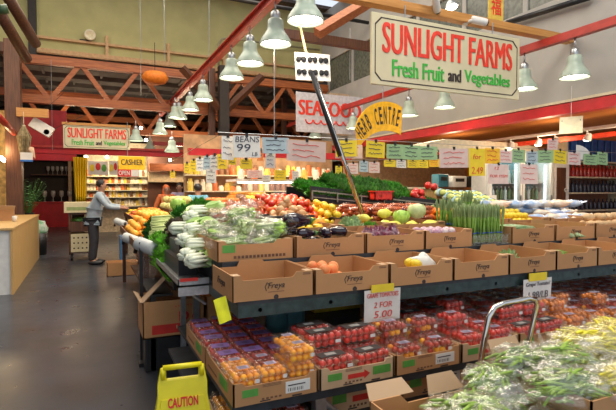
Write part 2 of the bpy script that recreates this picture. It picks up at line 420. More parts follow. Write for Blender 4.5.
# yellow beam holding the big sign
tag(MB().box(1.9, 5.06, 3.81, 6.95, 5.2, 3.92).build('timber_beam', M_beam, bevel=.008), 'yellow timber beam the large sign hangs from', 'beam')
A = at(317, 33, Y=8); B = at(385, -8, Y=8)
tag(MB().tube([A, B], .12, 4).build('timber_brace', M_wood), 'orange timber brace slanting behind the yellow beam', 'brace')
A = at(300, 4, Y=5.4); B = at(430, 30, Y=9)
tag(MB().box(3.2, 8.6, 4.45, 5.6, 8.75, 4.62).build('timber_beam', M_woodd), 'dark beam end behind the orange brace', 'beam')
# black pipes
A = at(507, 23, X=6.9); B = at(590, -3, X=6.9)
tag(MB().tube([A, B], .05, 8).build('black_pipe', M_black, smooth=True), 'black pipe running up the grey wall to the top right', 'pipe')
A = at(160, 0, Y=11); B = at(262, 13, Y=11)
tag(MB().tube([(A.x-2, 11, 6.0), (6.9, 11, 5.98)], .05, 8).build('black_pipe', M_black, smooth=True), 'black pipe running across below the ceiling at top centre', 'pipe')
A = at(219, 60, Y=13.7)
tag(MB().tube([(A.x, 13.75, 5.1), (A.x, 13.75, 5.75), (A.x+.1, 13.75, 5.9), (A.x+.3, 13.75, 5.95), (6.8, 13.75, 5.97)], .03, 8).build('conduit', mat('conduit_paint', (.3, .27, .16), .5), smooth=True), 'thin conduit bending along the pale gable wall', 'pipe')
t = thing('wall_siren', 'round cream wall horn on the pale gable wall', 'horn', (at(90, 36, Y=13.9).x, 13.98, at(90, 36, Y=13.9).z))
MB().lathe([(.001, 0), (.1, 0), (.1, .1), (.14, .14), (.14, .2), (.10, .2), (.05, .12), (.001, .12)], 20, M=T(rx=PI/2)).build('horn_body', M_cream, t, smooth=True)
MB().box(-.25, -.06, -.17, -.02, 0, -.1).build('bracket', M_dark, t)

# ============================================================ signs
c = at(155, 78, Y=12.8); t = thing('orange_lantern', 'round orange lantern hanging before the timber truss', 'lantern', c)
MB().lathe([(.10, -.17), (.26, -.12), (.34, 0), (.26, .13), (.08, .17)], 20).build('lantern_shade', mat('orange_paper', (.80, .22, .02), .6), t, smooth=True)
MB().tube([(0, 0, .2), (0, 0, .9)], .008).build('cord', M_dark, t)
def sign_board(label, x, y, z, w, h, rz=0, lines=(), name='shop_sign', border=True, bcol=None, group=None, rx=0):
    t = thing(name, label, 'sign', (x, y, z), rz, group, rx=rx)
    MB().box(-w/2, 0, -h/2, w/2, .035, h/2).build('board', bcol or mat('aged_cream_board', (.62, .56, .36), .5, var=.06, scale=3), t, bevel=.006)
    if border:
        fr = MB(); e = .055*h; bw = .016*h; c = .10*h
        poly = lambda e: [(-w/2+e+c, -h/2+e), (w/2-e-c, -h/2+e), (w/2-e, -h/2+e+c), (w/2-e, h/2-e-c), (w/2-e-c, h/2-e), (-w/2+e+c, h/2-e), (-w/2+e, h/2-e-c), (-w/2+e, -h/2+e+c)]
        po = poly(e); pi = poly(e+bw)
        vs = [(x_, -.003, z_) for x_, z_ in po]+[(x_, -.003, z_) for x_, z_ in pi]
        fr.add(vs, [(i, (i+1) % 8, (i+1) % 8+8, i+8) for i in range(8)])
        fr.build('border_line', M_ink, t, solid=.002)
    for nm, txt, cx, cz, tw, th, mm, off in lines:
        text_mb(txt, tw, th, M=T(cx, -.003, cz), off=0, fat=off*.36*h).build(nm, mm, t)
    return t
M_sgreen = mat('sign_green', (.06, .45, .06), .5); M_sred = mat('sign_red', (.78, .05, .025), .5)
A = at(371.5, 14, Y=5); B = at(520, 35, Y=5); C_ = at(371.5, 84, Y=5)
sw, sh = B.x-A.x, .88; sx = (A.x+B.x)/2; sz = 3.245
def farm_lines(w, h):
    return [('red_lettering', 'SUNLIGHT FARMS', 0, .17*h, .87*w, .43*h, M_sred, .03),
            ('green_lettering', 'Fresh Fruit', -.215*w, -.24*h, .325*w, .235*h, M_sgreen, .02),
            ('dark_lettering', 'and', .02*w, -.24*h, .085*w, .19*h, M_ink, .02),
            ('green_lettering', 'Vegetables', .255*w, -.25*h, .33*w, .24*h, M_sgreen, .02)]
big = sign_board('large cream SUNLIGHT FARMS sign hanging from the yellow beam', sx, 5.0, sz, sw, sh, 0, farm_lines(sw, sh))
for dx in (-.75, .75): MB().tube([(dx, .02, sh/2-.06), (dx, .02, .60)], .008).build('hanging_hook', M_steel, big)
A = at(64, 124, Y=14); B = at(131, 128, Y=14)
sm = sign_board('small distant SUNLIGHT FARMS sign on the red stall beam at left', (A.x+B.x)/2, 12.9, at(97, 137.5, Y=12.9).z, (B.x-A.x)*.92, .56, 0, farm_lines((B.x-A.x)*.92, .56))
sm.location.x = at(97.5, 137, Y=12.9).x
MB().box(-.78, -.02, .28, .78, .06, .34).build('top_rail', M_beam, sm)
# CASHIER + OPEN signs
c = at(132, 163, Y=12.5); w = .62
cs = sign_board('yellow CASHIER sign hanging over the lit stall', c.x, c.y, c.z, w, .33, 0, [('lettering', 'CASHIER', 0, .02, .5, .14, M_ink, .02)], border=False, bcol=mat('amber_board', (.95, .55, .01), .5))
MB().tube([(-.1, .02, .16), (-.1, .02, 1.0)], .008).build('hanging_wire', M_steel, cs)
c = at(128.5, 173, Y=12.5)
os_ = sign_board('red and pale OPEN sign under the yellow cashier sign', c.x, c.y, c.z, .5, .19, 0, [('lettering', 'OPEN', -.1, 0, .25, .11, M_white, .02)], border=False, bcol=M_redp)
MB().box(.06, -.006, -.08, .24, 0, .08).build('pale_panel', M_paper, os_)
# HERB CENTRE: arched yellow board
def arch_sign():
    c = at(379, 120, Y=8); t = thing('arched_sign', 'yellow arched HERB CENTRE sign over the greens', 'sign', c, R(0))
    n = 18; f = lambda cx, cz, r, a: (cx+r*math.cos(R(a)), cz+r*math.sin(R(a)))
    outer = [f(.20, -.38, .76, 165-(165-62)*i/n) for i in range(n+1)]
    inner = [f(.22, -1.00, .80, 148-(148-67)*i/n) for i in range(n+1)]
    m = MB(); vs = [(x, y, z) for y in (0, .04) for x, z in outer+inner]; k = n+1; q = 2*k
    fs = []
    for i in range(n):
        fs += [(i, i+1, k+i+1, k+i), (q+i, q+k+i, q+k+i+1, q+i+1), (i, q+i, q+i+1, i+1), (k+i, k+i+1, q+k+i+1, q+k+i)]
    fs += [(0, k, q+k, q), (n, q+n, q+k+n, k+n)]
    m.add(vs, fs).build('board', mat('sun_yellow_board', (.90, .50, .015), .5), t)
    word = 'HERB CENTRE'; lm = MB()
    for i, ch in enumerate(word):
        if ch == ' ': continue
        u = (i+.9)/(len(word)+.8)*n; j = int(u); g = u-j
        O = Vector(outer[j]).lerp(Vector(outer[j+1]), g); I = Vector(inner[j]).lerp(Vector(inner[j+1]), g); m_ = O.lerp(I, .47); d = Vector(outer[j+1])-Vector(outer[j])
        tilt = math.atan2(d.y, d.x)*.6
        text_mb(ch, .068, (O-I).length*.60, mb=lm, M=Matrix.Translation((m_.x, -.004, m_.y)) @ Matrix.Rotation(-tilt, 4, 'Y'), off=.02)
    lm.build('lettering', M_ink, t)
    MB().tube([(.1, .02, .36), (.1, .02, 1.7)], .01).build('hanging_wire', M_steel, t)
arch_sign()
# SEAFOOD sign
c = at(329, 112, Y=11)
M_swhite = mat('sign_white', (.58, .56, .60), .5)
sf = sign_board('white sign with red SEAFOOD lettering behind the arched sign', c.x+.05, 11, c.z-.05, 1.95, 1.0, 0, [('lettering', 'SEAFOOD', 0, .12, 1.8, .38, M_sred, .05)], border=False, bcol=M_swhite)
wave = MB()
for k in range(6):
    pts = [(-.62+k*.22+.1*math.cos(a), 0, -.18-.1*math.sin(a)) for a in [PI*j/8 for j in range(9)]]
    wave.tube(pts, .018, 6, M=T(0, -.01, 0))
wave.build('wave_line', M_sred, sf)
# white glasses card
c = at(313, 67, Y=4.75); t = thing('glasses_card', 'white tilted card with six dark glasses hanging below the nearest lamp', 'card', (c.x, c.y, c.z), 0, ry=R(-3))
t.scale = (1.12, 1.12, 1.05)
MB().box(-.19, 0, -.14, .19, .008, .14).build('card', M_paper, t)
for j in (0, 1):
    for k in range(3):
        g = MB(); x0 = -.125+k*.12; z0 = .075-j*.13
        for s in (-1, 1): g.ball((x0+s*.028, -.006, z0), (.028, .006, .032), 10, 6)
        g.tube([(x0-.05, -.006, z0+.015), (x0+.05, -.006, z0+.015)], .006, 5)
        g.build('sunglasses', M_black, t, smooth=True)
MB().tube([(-.05, .02, .1), (-.11, .02, .42)], .012, 8).build('stick', mat('bamboo', (.6, .42, .18), .5), t)
# fortune charm, cameras
c = at(496, 7, Y=5.3); t = thing('paper_charm', 'red and gold paper charm with a red character above the large sign', 'charm', c)
MB().box(-.15, 0, -.2, .15, .01, .25).build('gold_paper', mat('gold_paper', (.72, .50, .08), .5), t)
text_mb('福', .2, .24, M=T(0, -.004, 0)).build('red_character', M_sred, t)
MB().box(-.12, 0, -.34, .12, .006, -.22).build('lower_strip', M_pgrn, t)
for (px, py, lb, a) in [(479, 21, 'right of the two white security cameras, on the yellow beam over the large sign', 0), (436, 4, 'left of the two white security cameras, pointing down above the large sign', 1)]:
    c = at(px, py, Y=5.0); t = thing('security_camera', lb, 'camera', c, R(-15 if not a else 40), ry=R(8 if not a else 35))
    MB().lathe([(.001, -.11), (.045, -.11), (.052, -.09), (.052, .09), (.048, .11), (.001, .11)], 16, M=T(ry=PI/2)).build('camera_body', M_white, t, smooth=True)
    MB().lathe([(.001, .112), (.04, .112), (.04, .13), (.03, .135), (.001, .12)], 14, M=T(ry=PI/2)).build('lens', M_black, t, smooth=True)
    MB().tube([(-.05, 0, 0), (-.12, 0, -.02), (-.15, .08, -.03)], .022, 8).ball((-.15, .09, -.03), .04).build('mount', M_white, t, smooth=True)
c = at(452, 8, Y=5.3); t = thing('flood_lamp', 'small lit flood lamp beside the left security camera', 'lamp', c, 0, rx=R(-20))
MB().lathe([(.03, .12), (.05, .1), (.09, .03), (.1, 0)], 16, cap=False).build('lamp_shade', M_steel, t, smooth=True, solid=.004)
MB().lathe([(.001, .01), (.08, .012), (.001, .03)], 14).build('bulb', M_bulb, t)

# slanted black and steel pole standing in the produce
A = at(362, 214, Y=3.55); B = at(315, 78, Y=3.75)
t = thing('slanted_pole', 'slanted black and steel awning pole standing in the vegetables', 'pole', A)
d = B-A
MB().tube([(0, 0, 0), d], .019, 12).build('steel_tube', M_chrome, t, smooth=True)
MB().tube([d*.42+Vector((-.02, 0, .006)), d*1.03+Vector((-.02, 0, .006))], .02, 12).build('black_sleeve', M_black, t, smooth=True)
MB().tube([(0.02, 0, 0), d*.5+Vector((.018, 0, 0))], .008, 8).build('black_strap', M_black, t)

# ============================================================ right side: cabinets and shelves
M_lit = emis('cool_tube_glow', (.75, .95, 1), 2.5)
fx0, fx1, fy = 6.72, 8.42, 6.5
fr = thing('glass_door_fridge', 'tall white two-door glass fridge behind the asparagus', 'fridge', (fx0, fy, 0))
W = fx1-fx0; Hf = 2.22
MB().box(.06, .43, .2, W-.06, .445, Hf-.14).build('interior_panel', mat('cool_interior', (.12, .30, .32), .5, var=.4, scale=3), fr)
MB().box(0, .1, 0, .06, .48, Hf).box(W-.06, .1, 0, W, .48, Hf).box(0, .1, Hf-.14, W, .48, Hf).box(0, .1, 0, W, .48, .2).box(.06, .445, .2, W-.06, .48, Hf-.14).box(W/2-.03, .1, .2, W/2+.03, .2, Hf-.14).build('cabinet', M_white, fr)
for k in range(2):
    x0 = k*W/2+.01
    dm = MB().box(x0, .02, .15, x0+.05, .09, Hf-.1).box(x0+W/2-.07, .02, .15, x0+W/2-.02, .09, Hf-.1).box(x0+.05, .02, .15, x0+W/2-.07, .09, .23).box(x0+.05, .02, Hf-.17, x0+W/2-.07, .09, Hf-.1)
    do = dm.build('door', M_white, fr)
    MB().box(x0+.05, .045, .23, x0+W/2-.07, .055, Hf-.17).build('glass_pane', M_glass, do)
    MB().box(x0+W/2-.085, .0, .9, x0+W/2-.06, .02, 1.4).build('handle', M_steel, do)
for z in (.55, .95, 1.3, 1.62): MB().box(.06, .16, z, W-.06, .43, z+.015).build('shelf', M_steel, fr)
for x in (W/2-.06, W-.1): MB().box(x, .13, .3, x+.025, .16, Hf-.22).build('light_tube', M_lit, fr)
M_bg = mat('green_bottle', (.10, .24, .12), .15, rnd=.3, hue=.05); M_cool = mat('pale_package', (.45, .62, .62), .4, rnd=.25, hue=.1)
def bottle_proto(m, name='drink_bottle', cap=None):
    t = thing(name, '', 'bottle'); MB().lathe([(.001, 0), (.034, 0), (.036, .01), (.036, .14), (.028, .18), (.013, .21), (.013, .235)], 10).build('bottle_body', m, t, smooth=True)
    MB().lathe([(.001, .235), (.016, .235), (.016, .255), (.001, .255)], 8).build('cap', cap or M_white, t); return t
BG = Proto(bottle_proto(M_bg)); BC = Proto(bottle_proto(M_cool))
for si, z in enumerate((.965, 1.315, 1.635)):
    for k in range(14):
        x = fx0+.15+k*.108
        if abs(x-fx0-W/2) < .05: continue
        P_ = BC if (k+si) % 3 == 0 or (si == 2) else BG
        P_.put((x, fy+.30, z), 0, ('pale' if P_ is BC else 'green')+' bottle in the glass-door fridge, '+['lower', 'middle', 'upper'][si]+' lit shelf', 'bottles in the glass-door fridge')
# small price card on the door
c = at(497, 200, Y=6.4)
t = thing('price_card', 'white card with dark digits stuck to the fridge door', 'card', (c.x, 6.505, c.z)); MB().box(-.1, 0, -.09, .1, .006, .09).build('card', M_paper, t)
text_mb('20', .09, .08, M=T(0, -.002, -.03)).build('digits', M_pen, t)
# white top case light over fridge
lb_ = thing('white_canopy', 'pale curved canopy on top of the fridge', 'canopy', (fx0-1.2, 6.9, 2.24))
MB().prism([(0, 0), (3.0, 0), (2.9, .14), (2.3, .2), (.5, .2), (.1, .12)], .5).build('canopy', M_cream, lb_)
# right shelf rack
sx0, sx1, sy = 8.95, 10.9, 6.6
rk = thing('shelf_rack', 'pale shelf rack with blue packs and jars at the right edge', 'rack', (sx0, sy, 0))
for z in (1.05, 1.42, 1.75, 2.08): MB().box(0, 0, z, sx1-sx0, .45, z+.03).build('shelf', M_cream, rk)
MB().box(-.05, 0, 0, 0, .45, 2.6).build('side_panel', M_cream, rk); MB().box(sx1-sx0, 0, 0, sx1-sx0+.05, .45, 2.6).build('side_panel', M_cream, rk)
MB().box(0, .43, 0, sx1-sx0, .46, 2.6).build('back_panel', mat('rack_back', (.25, .10, .05), .7), rk)
def pack_proto(m, w=.16, h=.42, d=.12, name='drink_pack'):
    return tag(MB().box(-w/2, -d/2, 0, w/2, d/2, h).build(name, m, bevel=.012), '', 'pack')
BP = Proto(pack_proto(mat('deep_blue_pack', (.02, .10, .36), .3, rnd=.3, var=.3, scale=12)))
for k in range(8): BP.put((sx0+.16+k*.22, sy+.2, 2.11), 0, 'tall blue pack on the top shelf at the right edge', 'blue packs on the top shelf', sc=(1, 1, 1.15))
JR = Proto(bottle_proto(mat('red_jar', (.42, .03, .02), .25, rnd=.3), 'jar', M_redp)); JD = Proto(bottle_proto(mat('dark_jar', (.03, .035, .06), .2, rnd=.3), 'jar', M_black))
for k in range(15): JR.put((sx0+.1+k*.125, sy+.15, 1.78), 0, 'red-capped jar on the shelf under the blue packs', 'red jars on the right rack', sc=(1.2, 1.2, 1))
for k in range(15): JD.put((sx0+.1+k*.125, sy+.15, 1.45), 0, 'dark jar on the third shelf of the right rack', 'dark jars on the right rack', sc=(1.2, 1.2, 1))
for k in range(13): JD.put((sx0+.1+k*.14, sy+.15, 1.08), 0, 'dark jar on the lowest seen shelf of the right rack', 'dark jars low on the right rack', sc=(1.1, 1.1, .9))
# brown cabinet between fridge and rack
t = thing('brown_cabinet', 'narrow white-edged brown cabinet between fridge and shelf rack', 'cabinet', (8.5, 6.55, 0))
MB().box(0, 0, 0, .42, .5, 2.05).build('body', M_white, t); MB().box(.05, -.02, 1.2, .3, 0, 1.95).build('door', M_woodd, t); MB().lathe([(.03, 0), (.045, 0), (.045, .012), (.03, .012), (.03, 0)], 14, M=T(.3, -.02, 1.5, rx=PI/2)).build('ring_handle', M_white, t)
# arched white card, white notice
c = at(584, 153, Y=3.965); ac = thing('arched_card', 'cream half-round card between yellow and green price cards at right', 'card', c); ac.scale = (.7, 1, .7)
MB().prism([(-.2, -.12)]+[(-.2+.4*0+ .42*math.sin(a)*1, -.12+.26*math.cos(a)) for a in [PI/2*j/8 for j in range(9)]], .008).build('card', M_paper, ac)
c = at(571, 125, X=6.83); nc = thing('notice_card', 'white notice hanging on a wire at the right red beam', 'card', c, R(-60))
MB().box(-.16, 0, -.13, .16, .008, .13).build('card', M_cream, nc); MB().tube([(0, 0, .13), (0, 0, .6)], .004, 5).build('wire', M_white, nc)
MB().box(-.13, -.002, .06, -.12, 0, .08).box(.12, -.002, .06, .13, 0, .08).build('pin', M_pen, nc)
# track lights
c0 = at(616, 126, X=7.6); TZ = c0.z
tk = tag(MB().box(7.55, 3, TZ-.02, 7.63, 12.5, TZ+.03).build('lamp_track', M_white), 'white lamp track below the orange soffit at right', 'rail')
tk2 = tag(MB().box(7.85, 3, TZ-.13, 7.95, 12.5, TZ-.05).build('red_rail', mat('bright_red_rail', (.8, .06, .02), .4)), 'bright red rail just below the white lamp track', 'rail')
def tl():
    t = thing('track_lamp', '', 'lamp'); MB().lathe([(.03, .12), (.045, .1), (.06, .03), (.065, 0)], 14, M=T(rx=R(20)), cap=False).build('lamp_shade', M_white, t, smooth=True, solid=.004)
    MB().ball((0, 0, .01), (.055, .055, .03), 12, 8).build('bulb', emis('spot_glow', (1, .92, .75), 14), t, smooth=True)
    MB().tube([(0, 0, .1), (0, 0, .2)], .01).build('stem', M_white, t); return t
TL = Proto(tl())
for i, (px, lb) in enumerate([(465, 'leftmost'), (480, 'second from left'), (506, 'third from left'), (511, 'fourth from left'), (538, 'third from right'), (555, 'second from right'), (587, 'rightmost')]):
    c = at(px, 135, X=7.6)
    TL.put((7.6, c.y, TZ-.18), 0, 'small white track lamp under the orange soffit, '+lb, 'track lamps under the soffit')
def pt(loc, e, col=(1, .85, .62), r=.15):
    l = bpy.data.lights.new('lamp_and_fill_light', 'POINT'); l.energy = e; l.color = col; l.shadow_soft_size = r
    o = bpy.data.objects.new('lamp_and_fill_light', l); COL.objects.link(o); o.location = loc; return o
for y in (4.5, 6.0, 8.5): pt((7.6, y, TZ-.24), 28, (1, .74, .45))
pt((fx0+W*.25, fy+.2, 2.0), 3, (.7, .95, 1), .05); pt((fx0+W*.75, fy+.2, 2.0), 3, (.7, .95, 1), .05)
# ============================================================ small produce prototypes shared by the heaps
def one(name, mb, m, cat, smooth=True, **k):
    return tag(mb.build(name, m, smooth=smooth, **k), '', cat)
ORG = Proto(one('orange', MB().ball((0, 0, .037), .037, 12, 9), M_orange, 'fruit'))
LEM = Proto(one('lemon', MB().ball((0, 0, .03), (.04, .03, .03), 10, 8), M_lemon, 'fruit'))
TOM = Proto(one('tomato', MB().ball((0, 0, .032), (.037, .037, .031), 12, 9, jit=.08), mat('heap_tomato', (.78, .075, .012), .32, var=.2, scale=9, rnd=.15, hue=.012), 'vegetable'))
APP = Proto(one('red_apple', MB().ball((0, 0, .036), (.037, .037, .035), 12, 9, jit=.06), mat('apple_red', (.50, .05, .02), .25, col2=(.68, .25, .05), scale=20, rnd=.2), 'fruit'))
PLU = Proto(one('dark_plum', MB().ball((0, 0, .025), (.028, .026, .026), 10, 7), mat('plum', (.09, .03, .05), .35, var=.3, rnd=.4), 'fruit'))
PEA = Proto(one('peach', MB().ball((0, 0, .036), .036, 10, 8), mat('peach_skin', (.80, .33, .10), .6, col2=(.85, .18, .05), scale=12, rnd=.1), 'fruit'))
GRA = Proto(one('grapefruit', MB().ball((0, 0, .05), .05, 12, 9), mat('grapefruit_peel', (.92, .42, .04), .4, var=.1, rnd=.06), 'fruit'))
MEL = Proto(one('melon', MB().ball((0, 0, .085), (.10, .085, .085), 16, 12), mat('melon_skin', (.48, .50, .12), .6, col2=(.75, .62, .28), scale=28, bump=.4), 'fruit'))
PAP = Proto(one('papaya', MB().ball((0, 0, .06), (.11, .06, .06), 14, 10), mat('papaya_skin', (.92, .36, .02), .4, col2=(.60, .50, .06), scale=7), 'fruit'))
def root_mb(seed):
    random.seed(seed); m = MB()
    m.ball((0, 0, .03), (.055, .035, .03), 12, 8, jit=.35, seed=seed)
    m.ball((.05, .02, .03), (.03, .024, .024), 8, 6, jit=.3, seed=seed+2); m.ball((-.045, -.015, .032), (.03, .024, .024), 8, 6, jit=.3, seed=seed+4)
    return m
GIN = Proto(one('ginger_root', root_mb(3), mat('ginger_skin', (.66, .40, .18), .6, var=.2, rnd=.12, bump=.4), 'vegetable'))
SHA = Proto(one('shallot', MB().lathe([(.001, 0), (.024, .006), (.034, .028), (.027, .05), (.008, .068), (.003, .085)], 10, M=T(0, 0, .034, rx=PI/2)), mat('shallot_skin', (.72, .36, .14), .4, col2=(.80, .50, .26), scale=16, rnd=.12), 'vegetable'))
SQY = Proto(one('yellow_squash', MB().ball((0, 0, .045), (.075, .05, .045), 14, 10, jit=.12, seed=5).tube([(.07, 0, .045), (.10, 0, .055)], .009, 6, 0), mat('squash_yellow', (.78, .74, .10), .4, var=.1, rnd=.08), 'vegetable'))
CRT = Proto(one('carrot', MB().tube([(-.08, 0, .02), (-.07, 0, .02), (0, 0, .02), (.07, 0, .014), (.09, 0, .01)], [.006, .02, .017, .009, .002], 9), M_carrot, 'vegetable'))
def banana_mb():
    m = MB()
    for k in range(5):
        o = Matrix.Rotation((k-2)*.22, 4, 'Z'); m.tube([(0, 0, .07), (.03, 0, .055), (.07, 0, .03), (.12, 0, .022), (.17, 0, .035), (.19, 0, .05)], [.006, .012, .019, .02, .014, .004], 8, M=o)
    return m
BAN = Proto(one('banana_bunch', banana_mb(), mat('banana_skin', (.85, .66, .05), .5, var=.1), 'fruit'))
def lettuce_parts(root, n, r, h, m1, m2, seed, curl=.25, core=None):
    """ruffled leaves round a heart: n leaves"""
    random.seed(seed); a = MB()
    for k in range(n):
        q = 2*PI*k*.381966+random.random()*.4; lay = k/n; rr = r*(.35+.65*lay); hh = h*(1.05-.35*lay)
        w = .8+.3*random.random()
        ph = random.random()*6
        def fn(u, v, q=q, rr=rr, hh=hh, w=w, ph=ph, lay=lay):
            a_ = q+(u-.5)*w*2.0*(.35+.65*math.sin(PI*min(1, v*.75+.1)))
            bulge = rr*(.15+.85*math.sin(v*PI*.55)) + (curl*rr*(v-.7)*2*lay if v > .7 else 0)
            ruf = .06*r*math.sin(u*22+ph)*v*v*4*.5
            z = hh*(v*(1-.25*lay*v)) + ruf*.8 - (abs(u-.5)*2)**2*hh*.18
            return ((bulge+ruf)*math.cos(a_), (bulge+ruf)*math.sin(a_), z)
        a.sheet(fn, 10, 6)
    o = a.build('leaves', m1, root, smooth=True)
    if m2: MB().lathe([(.001, -.01), (.32*r, 0), (.42*r, .2*h), (.38*r, .55*h), (.15*r, .8*h), (.001, .84*h)], 12).build('heart', m2, root, smooth=True)
    return o
def head(name, n, r, h, m1, m2, seed, cat='vegetable', **k):
    t = thing(name, '', cat); lettuce_parts(t, n, r, h, m1, m2, seed, **k); return t
LGR = Proto(head('green_lettuce', 26, .13, .17, M_leaf, M_leafl, 3))
LDK = Proto(head('red_leaf_lettuce', 26, .12, .15, M_leafp, M_leafp, 5))
KAL = Proto(head('curly_kale', 30, .11, .18, M_leafd, M_leafd, 8, curl=.5))
PAR = Proto(head('parsley_bunch', 34, .09, .14, mat('parsley_green', (.06, .26, .02), .5, var=.5, scale=60, rnd=.2, bump=.8), None, 9, curl=.6))
def cabbage(name, r, mh, ml, seed):
    t = thing(name, '', 'vegetable'); random.seed(seed)
    MB().ball((0, 0, r*.9), (r, r, r*.9), 20, 14, jit=.10, seed=seed).build('heart', mh, t, smooth=True)
    a = MB()
    for k in range(6):
        q = k*1.05+random.random()*.4; tw = .75+.2*random.random(); f0 = .02+.02*random.random()
        def fn(u, v, q=q, tw=tw, f0=f0):
            th = -.9+2.0*v*tw; ph = q+(u-.5)*1.5*math.cos(th*.6); rr = r*(1.04+f0+.10*v*v+.03*math.sin(u*16)*v)
            return (rr*math.cos(th)*math.cos(ph), rr*math.cos(th)*math.sin(ph), r*.9+rr*.9*math.sin(th))
        a.sheet(fn, 10, 7)
    a.build('leaves', ml, t, smooth=True); return t
CAB = Proto(cabbage('green_cabbage', .085, mat('cabbage_heart', (.50, .60, .22), .45, var=.2, scale=18, bump=.5), M_leafl, 12))
WCB = Proto(cabbage('white_cabbage', .08, mat('cabbage_white_heart', (.74, .76, .48), .45, var=.1, scale=18, bump=.5), mat('white_cabbage_leaf', (.62, .70, .34), .45, var=.15, scale=16, bump=.4), 14))
ICE = Proto(head('pale_lettuce', 22, .12, .17, mat('pale_leaf', (.38, .55, .22), .45, var=.25, scale=16, bump=.5), M_leafl, 15, curl=-.1))
RAD = Proto(head('radicchio', 12, .055, .09, mat('radicchio_leaf', (.33, .03, .10), .4, col2=(.75, .60, .62), scale=18, rnd=.15), mat('radicchio_heart', (.72, .55, .58), .4, col2=(.45, .05, .14), scale=22), 17, curl=-.3))

def heap(P, x0, x1, y0, y1, z, layers, d, label, group, dz=None, jit=.4, sl=0, seed=1, sz=None, rand_rot=True, slx=0, rx=0, keep=1, cap=None):
    """piles copies in touching layers; sl = rise of the bed per metre towards the back"""
    random.seed(seed); dz = dz or d*.75; c = 0
    for l in range(layers):
        xx0 = x0+l*d*.6; yy0 = y0+l*d*.55; nx = int((x1-l*d*.6-xx0)/d)+1; ny = int((y1-l*d*.55-yy0)/d)+1
        for j in range(max(ny, 0)):
            for i in range(max(nx, 0)):
                if l < layers-1 and 0 < i < nx-1 and 0 < j: continue
                if l < layers-1 and j == ny-1 and ny > 2: continue
                if random.random() > keep or (cap and c >= cap): continue
                x = xx0+i*d+(j % 2)*d*.4+(random.random()-.5)*d*jit; y = yy0+j*d+(random.random()-.5)*d*jit
                P.put((x, y, z+l*dz+(y-y0)*sl+(x-x0)*slx+(random.random()*.006)), random.random()*6.3 if rand_rot else 0, label, group, rx=rx, ry=0, sc=sz)
                c += 1
    return c

# ============================================================ left counter and what stands on it
ct = thing('wooden_counter', 'long maple counter with a white end at the left', 'counter', (-.975, 7.9, 0))
MB().box(-1.7, .05, 0, -.03, 4.1, .92).build('body', M_white, ct)
MB().box(-.03, .02, .0, 0, 4.12, .925).build('side_panel', M_maple, ct)
MB().box(-1.75, 0, .925, .01, 4.15, .96).build('countertop', M_maple, ct, bevel=.004)
c = at(27, 214, Z=.96)
t = thing('cardboard_box', 'tan cardboard box standing on the far end of the counter', 'box', (-1.42, 9.75, .96), .2)
MB().box(0, 0, 0, .26, .3, .19).build('body', M_card, t); MB().add([(0, 0, .19), (.26, 0, .19), (.27, -.06, .26), (-.02, -.06, .27)], [(0, 1, 2, 3)]).build('flap', M_cardin, t, solid=.005)
tag(MB().ball((-1.42, 9.05, 1.01), (.14, .09, .055), 14, 8, jit=.3).build('blue_bag', mat('blue_cloth', (.12, .20, .40), .7), smooth=True), 'small blue bag lying on the counter', 'bag')
tag(MB().box(-1.9, 8.5, .96, -1.4, 8.9, .99).build('wooden_tray', M_maple), 'flat wooden tray on the near end of the counter', 'tray')
t = thing('cup', 'white cup beside the blue bag on the counter', 'cup', (-1.12, 9.4, .96)); MB().lathe([(.03, 0), (.04, .1), (.036, .1), (.027, .01), (.001, .01)], 14).build('cup_body', M_paper, t, smooth=True)
def potted(loc, label, m, h, r, seed, flower=None, pot=M_dark, name='potted_plant'):
    random.seed(seed); t = thing(name, label, 'plant', loc)
    MB().lathe([(.09, 0), (.13, .2), (.14, .22), (.12, .22), (.10, .18), (.001, .18)], 16).build('pot', pot, t, smooth=True)
    a = MB(); st = MB()
    for k in range(70):
        q = random.random()*6.3; e = random.random(); L_ = h*(.45+.55*random.random()); rr = r*e
        b_ = Vector((.03*math.cos(q), .03*math.sin(q), .18)); tip = Vector((rr*math.cos(q), rr*math.sin(q), .18+L_)); mid = (b_+tip)/2+Vector((0, 0, .05)); side = Vector((-math.sin(q), math.cos(q), 0))*.028
        st.tube([b_, mid, tip], .003, 3)
        for f in (.5, .75, 1.0):
            c_ = b_.lerp(tip, f); o = Vector((math.cos(q+k), math.sin(q+k), .3))*.07
            a.add([c_, c_+o*.5+side, c_+o, c_+o*.5-side], [(0, 1, 2, 3)])
    a.build('foliage', m, t); st.build('stems', M_leafd, t)
    if flower:
        f_ = MB()
        for k in range(14):
            q = random.random()*6.3; rr = r*random.random(); f_.ball((rr*math.cos(q), rr*math.sin(q), .2+h*(.6+.5*random.random())), .035, 8, 5)
        f_.build('blossoms', flower, t, smooth=True)
    return t
p = at(28, 210, Y=12.9)
st_ = thing('plant_stand', 'small dark stand under the plants behind the counter', 'stand', (p.x, 12.9, 0)); MB().box(-.25, -.2, .72, .35, .2, .75).build('top', M_woodd, st_)
for sx_ in (-.22, .31):
    for sy_ in (-.17, .16): MB().box(sx_, sy_, 0, sx_+.03, sy_+.03, .72).build('leg', M_woodd, st_)
potted((p.x, 12.9, .75), 'leafy green plant in a dark pot behind the counter, right of the brown post', mat('plant_green', (.16, .34, .12), .5, var=.5, rnd=.1), .85, .42, 4)
potted((-1.95, 8.95, .96), 'plant with purple and blue blossoms at the left edge of the counter', M_leafd, .42, .26, 6, mat('violet_petal', (.33, .28, .62), .6, rnd=.3, col2=(.42, .15, .45)))
